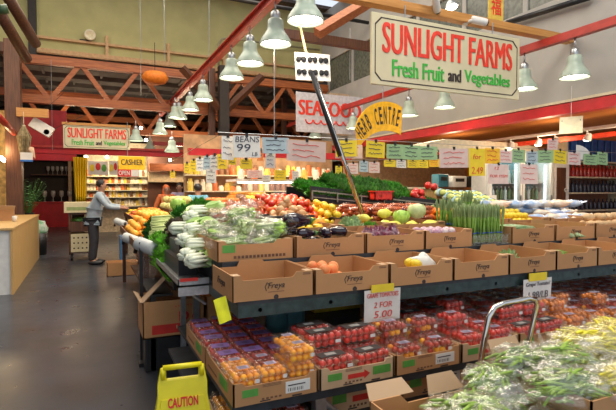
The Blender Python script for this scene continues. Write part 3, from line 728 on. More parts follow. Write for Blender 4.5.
# bin behind counter
c = at(43, 244, Z=0); t = thing('waste_bin', 'black bin with a green and white bag behind the counter', 'bin', (-1.0, 12.6, 0)); t.scale = (.8, .8, .92)
MB().lathe([(.16, 0), (.2, .55), (.19, .55), (.15, .02), (.001, .02)], 18).build('bin_body', M_black, t, smooth=True)
MB().ball((0, 0, .62), (.19, .19, .24), 14, 9, jit=.4).build('bag', mat('green_white_bag', (.62, .66, .60), .5, col2=(.12, .35, .16), scale=6), t, smooth=True)
# hanging things on the left post
c = at(24, 139, Y=12.2); t = thing('herb_bundle', 'dried grey-green herb bundle hanging on the brown post', 'herbs', c)
m = MB()
random.seed(3)
for k in range(40):
    q = random.random()*6.3; rr = .14*random.random()**.5; m.tube([(0, 0, .34), (rr*math.cos(q), rr*math.sin(q), .05), (rr*.7*math.cos(q), rr*.7*math.sin(q), -.34)], [.008, .02, .004], 5)
m.build('stems', mat('dried_herb', (.26, .20, .10), .8, var=.3), t); MB().lathe([(.035, .26), (.035, .3)], 10).tube([(0, 0, .34), (0, 0, .6)], .006).build('string', M_cream, t)
c = at(32, 152, Y=12.2); tag(MB().lathe([(.001, -.16), (.05, -.02), (.075, .08), (.001, .13)], 14, M=T(c.x, c.y, c.z, ry=-.4)).build('paper_cone', mat('peach_paper', (.75, .5, .32), .7), smooth=True), 'peach paper cone hanging under the herb bundle', 'cone')
c = at(26.5, 157, Y=12.1); t = thing('notice_card', 'white notice with a blue band on the brown post', 'card', c); MB().box(-.12, 0, -.1, .12, .01, .1).build('card', M_paper, t); MB().box(-.12, -.003, -.1, .12, 0, -.06).build('blue_band', M_blue, t)
c = at(32, 113, Y=12.3); tag(MB().box(c.x-.3, 12.25, c.z-.09, c.x+.33, 12.35, c.z+.1).build('timber_bracket', M_beam), 'short light timber board across the top of the herb bundle', 'board')
A = at(-2, 116, Y=10); B = at(14, 133, Y=12.2)
tag(MB().tube([A, B], .06, 10).build('red_rail', M_redr, smooth=True), 'red rail end sloping down at the left edge', 'rail')
c = at(41.5, 127, Y=12.4); t = thing('loudspeaker', 'pale box loudspeaker hanging tilted before the red wall', 'speaker', c, 0, ry=R(32))
MB().box(-.24, 0, -.12, .24, .2, .12).build('cabinet', M_white, t, bevel=.01); MB().lathe([(.001, 0), (.06, 0), (.055, -.01), (.001, -.012)], 14, M=T(.14, -.0, -.04, rx=PI/2)).build('driver', M_black, t, smooth=True)
MB().tube([(-.22, .1, .12), (-.05, .1, .95)], .006).tube([(.22, .1, .12), (.6, .1, .8)], .006).build('cord', M_dark, t)
# warm lit stall at far left edge
struct('wall_red', MB().box(at(14, 150, Y=15).x, 15.0, at(50, 156, Y=15).z, at(67, 150, Y=15).x, 15.1, at(50, 110, Y=15).z), M_red)
struct('wall_stall', MB().box(-3.4, 13.4, 0, -1.65, 13.5, 3.4), mat('straw_wall', (.55, .33, .10), .7, var=.4, scale=8))
for i, (px, py) in enumerate([(1, 158), (4, 160)]):
    c = at(px, py, Y=12.6)
    tag(MB().ball(c, .05, 10, 7).build('bulb', M_bulb, smooth=True), 'small glowing bulb in the stall at the left edge, ' + ['left one', 'right one'][i], 'lamp'); 
pt(at(2, 150, Y=12.2), 25, (1, .7, .35))

# ============================================================ red kiosk, lit stall behind the cashier sign
KY = 22.0
k0 = at(16, 190, Y=KY).x; k1 = at(77, 190, Y=KY).x
kz = lambda y: at(50, y, Y=KY).z
ks = thing('red_kiosk', 'red kiosk with a dark opening and shelf of glasses', 'kiosk', (k0, KY, 0)); KW = k1-k0
MB().box(0, 0, kz(160), KW, .2, kz(112)).box(0, .9, 0, KW, 1.0, kz(112)).box(-.1, 0, 0, 0, 1.0, kz(112)).build('shell', M_red, ks)
MB().box(0, -.3, 0, KW-.3, .2, kz(203)).build('counter_base', M_red, ks); MB().box(-.02, -.35, kz(203), KW-.28, .25, kz(203)+.06).build('countertop', M_red, ks)
MB().box(0, .7, 0, KW, .88, kz(160)).build('back_panel', M_dark, ks)
MB().box(.5, .3, kz(175), KW-.2, .7, kz(175)+.04).build('shelf', M_woodd, ks)
MB().box(KW-.32, -.02, 0, KW-.2, .2, kz(160)).build('post', mat('pale_timber', (.5, .36, .25), .7), ks)
GLS = Proto(one('wine_glass', MB().lathe([(.06, 0), (.01, .02), (.01, .12), (.06, .18), (.07, .28), (.055, .34)], 10), mat('glassware', (.55, .55, .55), .1, .2), 'glass'))
for k in range(8): GLS.put((k0+1.1+k*.17, KY+.5, kz(175)+.04), 0, 'clear glass on the shelf inside the red kiosk', 'glasses in the red kiosk')
for k in range(4): GLS.put((k0+1.0+k*.3, KY, kz(203)+.06), 0, 'clear glass on the counter of the red kiosk', 'glasses on the kiosk counter', sc=1.3)
fx = thing('stall_fascia', 'long red fascia beam across the stalls beyond the small sign', 'beam', (0, 14, 0))
z0 = at(90, 154.5, Y=14).z; z1 = at(90, 149, Y=14).z
MB().box(at(28, 150, Y=14).x, 0, z0, at(213, 150, Y=14).x, .15, z1).build('beam', M_red, fx)
MB().box(at(28, 150, Y=14).x, -.05, z1, at(213, 150, Y=14).x, .15, z1+.06).build('top_flange', M_redr, fx)
MB().box(at(28, 150, Y=14).x, .02, z0-.18, at(76, 150, Y=14).x, .15, z0).build('lower_board', M_red, fx)
A = at(150, 144, Y=15.0); tag(MB().box(A.x, 15, A.z-.03, at(225, 150, Y=15).x, 15.1, A.z+.08).build('red_rail', M_redr), 'upper red rail left of the two posts', 'rail')
# yellow curtain
c0 = at(73, 157, Y=13.7); c1 = at(87.5, 157, Y=13.7); cb = at(80, 203, Y=13.7)
def cf(u, v): return (c0.x+(c1.x-c0.x)*(u*(1-.25*v)+.12*v), 13.7+.05*math.sin(u*34+v), c0.z+(cb.z-c0.z)*v)
tag(MB().sheet(cf, 60, 6).build('yellow_curtain', mat('yellow_cloth', (.88, .60, .01), .6, var=.12, stretch=(20, 1, 1)), smooth=True, solid=.004), 'yellow curtain of hanging strips beside the lit stall', 'curtain')
# lit stall
lx0 = at(84, 190, Y=18).x; lx1 = at(158, 190, Y=18).x
ls = thing('display_shelves', 'brightly lit shelves behind the cashier sign', 'shelves', (lx0, 18, 0)); LW = lx1-lx0
zz = [at(110, y, Y=18).z for y in (206, 197, 190, 183, 176)]
MB().box(0, .4, 0, LW, .45, 3.2).build('back_panel', mat('warm_panel', (.62, .50, .33), .7, var=.2), ls)
for z in zz: MB().box(0, 0, z-.03, LW, .4, z).build('shelf', M_cream, ls)
GP = []
for i, (cc, nm) in enumerate([((.80, .72, .55), 'pale'), ((.75, .18, .05), 'red'), ((.85, .62, .10), 'yellow'), ((.30, .14, .06), 'brown')]):
    GP.append((Proto(tag(MB().lathe([(.001, 0), (.07, 0), (.075, .02), (.075, .17), (.05, .2), (.05, .235), (.001, .235)], 10).build('jar', mat('jar_'+nm, cc, .35, rnd=.2), smooth=True), '', 'jar')), nm))
random.seed(11)
for si, z in enumerate(zz):
    n = 22
    for k in range(n):
        P_, nm = GP[random.choice([0, 0, 0, 1, 2, 3])]
        P_.put((lx0+.12+k*(LW-.2)/n, 18.2, z), 0, nm+' jar on the brightly lit shelves behind the cashier sign, '+['lowest', 'second', 'middle', 'fourth', 'top'][si]+' shelf', 'jars on the lit shelves', sc=(random.uniform(.8, 1.2), 1, random.uniform(.5, 1.3)))
for i, (a, b_) in enumerate([(88, 108), (109, 122)]):
    A = at(a, 161, Y=16); B = at(b_, 175, Y=16)
    t = thing('poster', 'pale poster with coloured blotches above the lit shelves, '+['left one', 'right one'][i], 'poster', (A.x, 16, B.z)); w = B.x-A.x; h = A.z-B.z
    MB().box(0, 0, 0, w, .02, h).build('sheet', M_paper, t)
    for j, mm in enumerate((M_pyel, M_redp, M_green_lab)):
        MB().ball((w*(.2+.3*j), -.004, h*(.5+.1*(j % 2))), (w*.13, .004, h*.28), 10, 6).build('blotch', mm, t)
for x in (.6, 2.0): pt((lx0+x, 17.2, 2.6), 70, (1, .86, .6))
for i, (px, py) in enumerate([(86, 157), (107, 157), (146, 140), (170, 160), (193, 163), (141, 128)]):
    c = at(px, py, Y=15.6); tag(MB().ball(c, .05, 10, 7).build('bulb', M_bulb, smooth=True), 'small glowing bulb among the far stalls, ' + ['beside the yellow curtain', 'above the left poster', 'right of the small sign', 'beyond the fruit', 'near the seated shoppers', 'beside the small sign'][i], 'lamp')
# second far stall, brown canopy and shelf (behind shoppers)
sx = at(150, 190, Y=17).x
t = thing('brown_stall', 'brown stall with a cream counter behind the orange-haired shopper', 'stall', (sx, 17, 0)); W = at(232, 190, Y=17).x-sx
zc = lambda y: at(180, y, Y=17).z
MB().box(0, .6, 0, W, .7, 3.4).build('back_panel', M_brick, t); MB().box(0, 0, zc(171), W*.42, .3, zc(164)).build('canopy', M_wood, t)
MB().box(0, .3, zc(182), W*.5, .6, zc(172)).build('lit_panel', mat('warm_cream_panel', (.72, .55, .32), .6), t)
MB().box(0, -.1, 0, W*.8, .5, .9).build('counter', M_maple, t)
MB().box(W*.62, .5, .5, W*.72, .58, zc(166)).build('bright_panel', mat('white_panel', (.8, .85, .85), .5), t)
pt((sx+W*.3, 16.4, 2.6), 45, (1, .8, .55))
# upper tier dark louvers behind truss
A = at(150, 160, Y=18)

# deli case
dx0 = at(236, 190, Y=9.6).x; dx1 = at(352, 190, Y=9.6).x; DW = dx1-dx0
dc = thing('glass_display_case', 'lit glass counter case behind the tomatoes', 'display case', (dx0, 9.6, 0))
MB().box(0, 0, 0, DW, .8, .98).build('base', mat('case_base', (.22, .10, .05), .5), dc)
MB().box(0, 0, .98, DW, .015, 1.68).box(0, 0, .98, .015, .8, 1.68).box(DW-.015, 0, .98, DW, .8, 1.68).build('glass_pane', M_glass, dc)
MB().box(0, 0, 1.68, DW, .8, 1.73).build('top_board', M_white, dc)
MB().box(.02, .1, 1.3, DW-.02, .7, 1.32).build('shelf', M_steel, dc)
MB().box(.05, .03, 1.645, DW-.05, .06, 1.675).build('light_tube', emis('warm_tube_glow', (1, .93, .75), 7), dc)
pt((dx0+DW*.3, 9.75, 1.6), 7, (1, .9, .7), .05); pt((dx0+DW*.7, 9.75, 1.6), 7, (1, .9, .7), .05)
MTP = Proto(tag(MB().ball((0, 0, .05), (.09, .06, .05), 12, 8, jit=.2).build('cheese_pack', mat('cheese_pack_paint', (.70, .50, .28), .5, rnd=.3, hue=.05), smooth=True), '', 'food'))
for lv, z in enumerate((.98, 1.32)):
    for k in range(int(DW/.2)-1): MTP.put((dx0+.18+k*.2, 9.95, z), 0, 'rounded food pack inside the glass counter case, '+['lower row', 'upper row'][lv], 'packs in the glass case')
for k in range(int(DW/.3)-1):
    P_, nm = GP[k % 3]; P_.put((dx0+.2+k*.3, 9.9, 1.73), 0, nm+' jar standing on top of the glass counter case', 'jars on the glass case')
# deli back stall
bs = thing('deli_stall', 'red-beamed stall with shelves behind the glass counter case', 'stall', (dx0-.6, 11.6, 0)); BW = DW+1.4
MB().box(0, .5, 0, BW, .6, 2.9).build('back_panel', mat('warm_back', (.45, .27, .14), .7, var=.25, scale=4), bs)
MB().box(-.1, -.6, 2.30, BW, -.45, 2.46).build('red_beam', M_red, bs)
for z in (1.45, 1.85): MB().box(0, .1, z, BW, .5, z+.03).build('shelf', M_cream, bs)
for lv, z in enumerate((1.48, 1.88)):
    for k in range(26):
        P_, nm = GP[random.choice([0, 0, 1, 2, 3])]; P_.put((dx0-.5+k*(BW-.2)/26, 11.85, z), 0, nm+' jar on the '+['lower', 'upper'][lv]+' shelf of the stall behind the glass case', 'jars on the deli stall shelves', sc=(random.uniform(.8, 1.2), 1, random.uniform(.5, 1.3)))
pt((dx0+DW*.3, 11.1, 2.25), 45, (1, .78, .5)); pt((dx0+DW*.8, 11.1, 2.25), 45, (1, .78, .5))
# stall wall between deli and right stalls
struct('wall_mid', MB().box(dx1+1.1, 11.9, 0, 11.2, 12.0, 2.78), mat('tan_wall', (.55, .36, .20), .7, var=.15))
struct('trim_4', MB().box(at(330, 80, Y=12.2).x, 12.2, 3.1, 7.0, 12.3, 4.3), mat('beige_board', (.50, .36, .24), .7))
# blue and dark things on the back counter right of greens
for i, (px, py, w, h, mm, lb) in enumerate([(438, 170, .35, .35, mat('teal_machine', (.03, .15, .2), .4), 'teal machine on the back counter above the wrapped greens'), (454, 172, .5, .3, M_white, 'white machine on the back counter above the wrapped greens'), (466, 170, .25, .3, M_black, 'small dark screen beside the white machine')]):
    c = at(px+6, py, Y=8); t = thing('counter_machine', lb, 'machine', (c.x, 8.0, 1.56)); t.scale = (.8, .8, .8); MB().box(-w/2, 0, 0, w/2, .3, h).build('body', mm, t, bevel=.02); MB().box(-w*.3, -.01, h*.5, w*.3, 0, h*.8).build('panel', M_dark, t)
t = thing('back_counter', 'tan counter carrying the machines behind the greens', 'counter', (5.3, 7.9, 0)); MB().box(0, 0, 0, 1.35, .6, 1.52).build('body', M_maple, t); MB().box(-.03, -.03, 1.52, 1.38, .63, 1.56).build('countertop', M_cream, t)

# ============================================================ people
def skin(name, J, E_, m, parent, root='pelvis', lv=2):
    ks_ = list(J); me = bpy.data.meshes.new(name); me.from_pydata([J[k][0] for k in ks_], [(ks_.index(a), ks_.index(b_)) for a, b_ in E_], [])
    o = bpy.data.objects.new(name, me); COL.objects.link(o); me.materials.append(m)
    md = o.modifiers.new('skin', 'SKIN'); md.use_smooth_shade = True
    for i, k in enumerate(ks_):
        d = me.skin_vertices[0].data[i]; r = J[k][1]; d.radius = r if isinstance(r, tuple) else (r, r); d.use_root = (k == root)
    s_ = o.modifiers.new('sub', 'SUBSURF'); s_.levels = lv; s_.render_levels = lv
    o.parent = parent; return o
def person(label, loc, rz, hair, shirt, trousers, lean=.0, reach=None, H_=1.72, longhair=False, sleeves=True):
    """stands facing -Y in its own frame; reach = hand target of both arms"""
    s = H_/1.72; t = thing('person', label, 'person', loc, rz)
    V = lambda x, y, z: (x*s, y*s, z*s)
    f = lean
    ch = V(0, -.22*f, 1.22); nk = V(0, -.34*f, 1.43); hd = V(0, -.40*f-.01, 1.56); tp = V(0, -.44*f, 1.66)
    J = {'pelvis': (V(0, 0, .94), (.15, .11)), 'waist': (V(0, -.08*f, 1.06), (.135, .10)), 'chest': (ch, (.16, .11)), 'neck': (nk, .055), 'head': (hd, (.078, .09)), 'crown': (tp, (.06, .07))}
    E_ = [('pelvis', 'waist'), ('waist', 'chest'), ('chest', 'neck'), ('neck', 'head'), ('head', 'crown')]
    SH = {}; TR = {}; SHE = []; TRE = []
    for sg, n in ((-1, 'l'), (1, 'r')):
        hand = Vector(reach[0 if sg < 0 else 1]) if reach else Vector((sg*.27, -.1, .78))
        sh = Vector((sg*.19, -.31*f, 1.38)); mid = (sh+hand)/2+Vector((sg*.07, .06, -.10 if reach else 0)); w = mid.lerp(hand, .82)
        J['sh'+n] = (V(*sh), .055); J['el'+n] = (V(*mid), .042); J['wr'+n] = (V(*w), .028); J['pa'+n] = (V(*hand), (.036, .02))
        E_ += [('chest', 'sh'+n), ('sh'+n, 'el'+n), ('el'+n, 'wr'+n), ('wr'+n, 'pa'+n)]
        dr = (hand-w).normalized(); sd = Vector((sg, 0, 0)) - dr*dr.x*sg; sd.normalize()
        for q in range(4):
            b_ = hand+dr*.035+sd*(.028-.018*q)*1.0; J[f'f{n}{q}'] = (V(*(b_+dr*(.05-.006*abs(q-1.5))+Vector((0, 0, -.015)))), .009); E_.append(('pa'+n, f'f{n}{q}'))
        tb = hand-sd*.045+dr*.02+Vector((0, 0, -.01)); J['th'+n] = (V(*tb), .01); E_.append(('pa'+n, 'th'+n))
        x = sg*.095
        J['hp'+n] = (V(x, 0, .88), .088); J['kn'+n] = (V(x*1.05, -.02, .49), .06); J['an'+n] = (V(x*1.1, .02, .09), .038); J['to'+n] = (V(x*1.25, -.13, .035), .032)
        E_ += [('pelvis', 'hp'+n), ('hp'+n, 'kn'+n), ('kn'+n, 'an'+n), ('an'+n, 'to'+n)]
        SH['sh'+n] = (V(*sh), .075); SH['el'+n] = (V(*mid), .058); SH['wr'+n] = (V(*mid.lerp(w, .9 if sleeves else .1)), .045)
        SHE += [('chest', 'sh'+n), ('sh'+n, 'el'+n), ('el'+n, 'wr'+n)]
        TR['hp'+n] = (V(x, 0, .86), .105); TR['kn'+n] = (V(x*1.05, -.02, .49), .082); TR['an'+n] = (V(x*1.1, .02, .07), .068)
        TRE += [('pelvis', 'hp'+n), ('hp'+n, 'kn'+n), ('kn'+n, 'an'+n)]
    body = skin('body', J, E_, M_skin, t)
    SH.update({'hem': (V(0, 0, .84), (.19, .15)), 'pelvis': (V(0, -.01, .96), (.18, .14)), 'waist': (V(0, -.08*f, 1.08), (.165, .13)), 'chest': (V(0, -.24*f, 1.27), (.185, .13)), 'col': (V(0, -.33*f, 1.42), .075)})
    skin('shirt', SH, SHE+[('hem', 'pelvis'), ('pelvis', 'waist'), ('waist', 'chest'), ('chest', 'col')], shirt, t)
    TR['pelvis'] = (V(0, 0, .94), (.16, .12)); skin('trousers', TR, TRE, trousers, t)
    for sg in (-1, 1): MB().ball((sg*.115*s, -.06*s, .045*s), (.055, .15, .045), 12, 8).build('shoe', M_black, t, smooth=True)
    hc = Vector(hd)+Vector((0, .038, .055*s))
    hm = MB().ball(hc, (.092, .088, .088), 14, 10, jit=.15)
    if longhair: hm.ball(hc+Vector((0, .035, -.12)), (.10, .07, .17), 12, 8, jit=.2)
    hm.build('hair', hair, t, smooth=True)
    fc = MB()
    for sg in (-1, 1): fc.ball((hd[0]+sg*.032, hd[1]-.083, hd[2]+.015), (.012, .008, .008), 8, 5)
    fc.build('eyes', M_dark, t, smooth=True)
    MB().ball((hd[0], hd[1]-.095, hd[2]-.018), (.013, .018, .022), 8, 6).build('nose', M_skin, t, smooth=True)
    MB().ball((hd[0], hd[1]-.082, hd[2]-.052), (.024, .008, .006), 8, 5).build('mouth', mat('lip', (.4, .12, .1), .5), t, smooth=True)
    e_ = MB()
    for sg in (-1, 1): e_.ball((hd[0]+sg*.082, hd[1]+.005, hd[2]), (.012, .02, .03), 8, 6)
    e_.build('ears', M_skin, t, smooth=True)
    return t
M_hairb = mat('black_hair', (.015, .012, .012), .5, var=.3); M_jeans = mat('dark_trousers', (.03, .028, .035), .8)
person('man in a pale blue-grey shirt and dark trousers leaning over the fruit trays', (.10, 10.5, 0), R(80), M_hairb, mat('bluegrey_cloth', (.36, .43, .48), .8, var=.1), M_jeans, lean=.45, reach=((-.12, -.62, 1.12), (.16, -.58, 1.14)), H_=1.74)
for (px, py, Y, lb, hair, sh, lh, rz, hh, ln) in [
    (166, 184, 13.2, 'person with orange hair and an orange top among the fruit stands', mat('orange_hair', (.75, .16, .03), .6, var=.2), mat('orange_cloth', (.72, .18, .05), .7), True, R(10), 1.66, .1),
    (180, 181, 13.6, 'person with dark hair in a lavender top behind the fruit stands', M_hairb, mat('lavender_cloth', (.38, .33, .50), .7), True, R(-20), 1.72, .2),
    (198, 183, 10.6, 'person in a teal shirt seen from behind near the far fruit', M_hairb, mat('teal_cloth', (.13, .36, .48), .7), False, R(170), 1.66, .25)]:
    c = at(px, py, Y=Y); person(lb, (c.x, Y, 0), rz, hair, sh, M_jeans, lean=ln, H_=hh, longhair=lh, sleeves=False)

# ============================================================ trolley with boxes beside the man
tx = thing('wooden_trolley', 'tall brown wooden trolley loaded with boxes beside the man', 'trolley', (-.36, 11.15, 0)); TW = .44
for x in (0, TW-.035):
    for y in (0, .5): MB().box(x, y, .13, x+.035, y+.035, 1.02).build('post', M_woodd, tx)
for z in (.16, .62): MB().box(0, 0, z, TW, .535, z+.03).build('deck', M_woodd, tx)
for x in (.05, TW-.05):
    for y in (.06, .47): MB().lathe([(.001, -.02), (.055, -.02), (.06, 0), (.055, .02), (.001, .02)], 14, M=T(x, y, .06, ry=PI/2)).box(x-.025, y-.02, .06, x+.025, y+.02, .16).build('caster', M_black, tx)
MB().box(0, -.01, .98, TW, .02, 1.02).build('rail', M_woodd, tx)
M_dot = mat('cream_carton', (.68, .58, .35), .7, var=.06)
b1 = thing('carton', 'cream carton with dark dots at the bottom of the wooden trolley', 'box', (-.32, 11.13, .19))
d = MB()
for i in range(4):
    for j in range(3): d.lathe([(.001, 0), (.018, 0), (.001, -.002)], 10, M=T(.06+i*.08, -.001, .08+j*.11, rx=PI/2))
d.mi = [1]*len(d.mi); d.box(0, 0, 0, .36, .45, .38, 0); d.build('body', [M_dot, M_ink], b1)
b2 = thing('crate', 'dark crate of greens in the middle of the wooden trolley', 'crate', (-.33, 11.16, .65)); MB().box(0, 0, 0, .38, .45, .18).build('body', M_woodd, b2); MB().ball((.19, .22, .2), (.18, .2, .07), 14, 8, jit=.4).build('greens', M_leafd, b2, smooth=True)
b3 = thing('carton', 'white and green carton on top of the wooden trolley', 'box', (-.44, 11.1, 1.022)); MB().box(0, 0, 0, .6, .5, .22).build('body', M_dot, b3, bevel=.005); MB().box(.05, -.003, .05, .5, 0, .12).build('green_band', mat('olive_print', (.3, .36, .14), .6), b3)

# ============================================================ fruit stands along the aisle
_x = 0
def stand(name, label, x0, x1, y0, y1, tiers, m=M_woodd, legh=.86):
    t = thing(name, label, 'stand', (x0, y0, 0)); W = x1-x0; D = y1-y0
    for i, (a, z) in enumerate(tiers):
        b_ = tiers[i+1][0] if i+1 < len(tiers) else W
        MB().box(a, 0, z-.03, b_, D, z).box(a, 0, z, a+.02, D, z+.06).box(a, 0, z, b_, .02, z+.06).box(a, D-.02, z, b_, D, z+.06).build('shelf', m, t)
    for x in (.03, W-.08):
        for y in (.03, D-.08): MB().box(x, y, 0, x+.05, y+.05, tiers[0][1]-.03).build('leg', m, t)
    MB().box(.15, .15, .25, W-.1, D-.1, .28).build('lower_shelf', m, t)
    MB().box(.55, .1, .3, .58, D-.1, tiers[0][1]-.04).build('side_panel', M_black, t)
    return t
stand('fruit_stand', 'stepped fruit stand the man is leaning over', .78, 3.6, 9.2, 12.0, [(0, .92), (.75, 1.04), (1.5, 1.14), (2.2, 1.2)])
heap(ORG, .84, 1.4, 9.28, 10.2, .92, 3, .09, 'orange on the lowest step of the far fruit stand', 'oranges on the far stand', seed=2, sz=1.2)
heap(APP, .84, 1.4, 10.4, 11.2, .92, 2, .074, 'red apple in front of the leaning man', 'apples on the far stand', seed=3)
heap(LEM, .84, 1.4, 11.3, 11.9, .92, 2, .09, 'lemon at the far end of the lowest step', 'lemons on the far stand', seed=4)
heap(PLU, 1.58, 2.15, 9.28, 10.1, 1.04, 3, .055, 'dark plum on the middle of the far fruit stand', 'plums on the far stand', seed=5)
heap(MEL, 1.62, 2.15, 10.3, 11.9, 1.04, 2, .2, 'yellow-green melon on the second step of the far fruit stand', 'melons on the second step', seed=6)
heap(PEA, 2.33, 2.9, 9.28, 11.2, 1.14, 3, .074, 'orange-pink peach high on the far fruit stand', 'peaches on the far stand', seed=7)
heap(GRA, 3.03, 3.5, 9.3, 11.4, 1.2, 3, .1, 'large yellow-orange grapefruit on the top step of the far stand', 'grapefruits on the far stand', seed=8)
stand('fruit_stand', 'stepped stand behind the vegetables, with oranges, melons and ginger', .48, 4.0, 5.0, 8.3, [(0, .86), (.84, 1.0), (1.74, 1.1), (2.54, 1.18)])
heap(GRA, .58, 1.2, 6.75, 8.2, .86, 4, .1, 'orange grapefruit at the aisle end of the second stand', 'grapefruits on the second stand', seed=9)
heap(ORG, .58, 1.2, 5.65, 6.12, .86, 4, .074, 'orange in the small heap just behind the celery', 'oranges behind the celery', seed=13)
heap(ORG, 1.36, 2.1, 7.0, 8.2, 1.0, 3, .1, 'orange in the yellow-orange heap behind the cabbages', 'oranges on the second stand', seed=10, sz=1.3)
heap(LEM, 2.28, 2.9, 6.8, 8.0, 1.1, 4, .1, 'lemon in the heap below the teal shopper', 'lemons on the second stand', seed=11, sz=1.3)
heap(GIN, 2.25, 2.95, 5.5, 6.5, 1.1, 4, .085, 'tan ginger root in the heap behind the bagged greens', 'ginger roots', seed=12)
for k in range(9): BAN.put((3.1+(k % 3)*.24, 5.5+(k//3)*.26, 1.2+.03*(k//3)), k*.9, 'yellow banana bunch behind the tomatoes', 'banana bunches', sc=1)
for i, (x, y, z) in enumerate([(1.42, 6.2, 1.0), (1.63, 6.2, 1.0), (1.5, 6.42, 1.0), (1.52, 6.3, 1.14)]): MEL.put((x, y, z), i, 'netted green-yellow melon behind the parsley', 'melons on the second stand', sc=1)
for i, (x, y, z) in enumerate([(.76, 6.3, .88), (.78, 6.46, .88), (.98, 6.36, .88), (.84, 6.38, .98)]): PAP.put((x, y, z+.02), .3*i, 'orange and green papaya above the celery', 'papayas', sc=1)
# cartons under the far stands
for i, (x, y, lb) in enumerate([(.80, 9.35, 'orange-brown carton on the floor under the fruit stand beside the man')]):
    b_ = thing('carton', lb, 'box', (x, y, .28)); MB().box(0, 0, 0, .45, .4, .28).build('body', mat('orange_carton', (.55, .30, .12), .7), b_); MB().box(.05, -.003, .08, .3, 0, .15).build('dark_print', M_inkb, b_)
t = thing('crate', 'blue plastic crate standing upright beside the man', 'crate', (.56, 9.75, 0)); MB().box(0, 0, 0, .06, .3, .62).build('body', mat('blue_crate', (.08, .2, .38), .5), t, bevel=.01)
t = thing('carton', 'open pinkish carton on the floor beside the second fruit stand', 'box', (.30, 8.85, 0)); MB().box(0, 0, 0, .5, .01, .24).box(0, .3, 0, .5, .31, .24).box(0, 0, 0, .01, .31, .24).box(.49, 0, 0, .5, .31, .24).box(0, 0, 0, .5, .31, .01).build('body', M_card, t)
# rolls of bags 
def roll():
    t = thing('bag_roll', '', 'roll'); MB().lathe([(.022, 0), (.07, 0), (.073, .01), (.073, .25), (.07, .26), (.022, .26), (.022, 0)], 24, M=T(0, 0, 0, rx=R(90))).build('roll_body', mat('frosted_roll', (.50, .52, .50), .35, var=.04), t, smooth=True)
    MB().lathe([(.001, .262), (.028, .262), (.028, .25)], 16, M=T(rx=R(90))).build('core', M_dark, t)
    MB().sheet(lambda u, v: (.073+.004*math.sin(v*5), -.25+.24*u, -.35*v), 4, 8).build('hanging_bag', M_bag, t, smooth=True)
    MB().box(-.012, 0, -.12, .012, .03, .02).build('bracket', M_black, t); return t
RL = Proto(roll())
for i, (px, py, X, s) in enumerate([(138, 243, .40, .82), (125, 237, .44, .88), (116, 221, .46, .85)]):
    c = at(px, py, X=X); RL.put(c, R(40), 'roll of clear produce bags at the aisle end of the stands, '+['largest and nearest', 'middle one', 'smallest and farthest'][i], 'rolls of produce bags', rx=R(14), sc=s)
# ============================================================ the long front display
SX0, SX1 = .70, 5.6
ds = thing('display_table', 'long dark steel market display with tiers and a lower shelf', 'table', (SX0, 2.36, 0)); LN = SX1-SX0
MB().box(0, 0, .90, LN, 1.62, .925).build('tabletop', M_slate, ds)
MB().box(0, 0, .835, LN, .03, .90).box(0, 1.58, .84, LN, 1.61, .90).box(0, .03, .84, .03, 1.58, .90).build('apron', M_dgreen, ds)
m = MB()
for k in range(12): m.lathe([(.001, 0), (.012, 0), (.01, -.006), (.001, -.008)], 8, M=T(.12+k*.42, 0, .868, rx=PI/2))
m.build('bolt', M_steel, ds, smooth=True)
MB().box(-.12, -.28, .50, LN, 1.1, .525).box(-.12, -.30, .475, LN, -.28, .525).build('lower_shelf', M_slate, ds)
MB().box(-.16, -.36, .28, LN, 1.3, .305).build('bottom_shelf', M_slate, ds)
for x in (-.02, 1.25, 2.5, 3.7, LN-.07):
    for y in (.75, 1.55):
        if x < 0 and y < 1: continue
        MB().box(x, y, 0, x+.04, y+.04, .84).build('leg', M_steel, ds)
for x in (.30, 2.1, 3.9): MB().box(x, -.30, 0, x+.06, -.25, .475).tube([(x+.03, -.27, .47), (x+.20, -.27, .31)], .016).build('front_support', M_steel, ds)
MB().box(.03, .42, .925, LN, .86, 1.065).build('middle_riser', M_slate, ds)
MB().box(.03, .86, .925, LN, 1.28, 1.10).build('upper_riser', M_slate, ds)
rb = thing('rear_bed', 'dark sloping produce bed behind the tiers of boxes', 'table', (SX0+.05, 4.0, 0))
MB().box(0, -.36, 1.14, 5.4, .62, 1.18).build('bed', M_slate, rb)
for x in (.05, 2.6, 5.2):
    for y in (.0, .55): MB().box(x, y, 0, x+.05, y+.05, 1.14).build('leg', M_steel, rb)

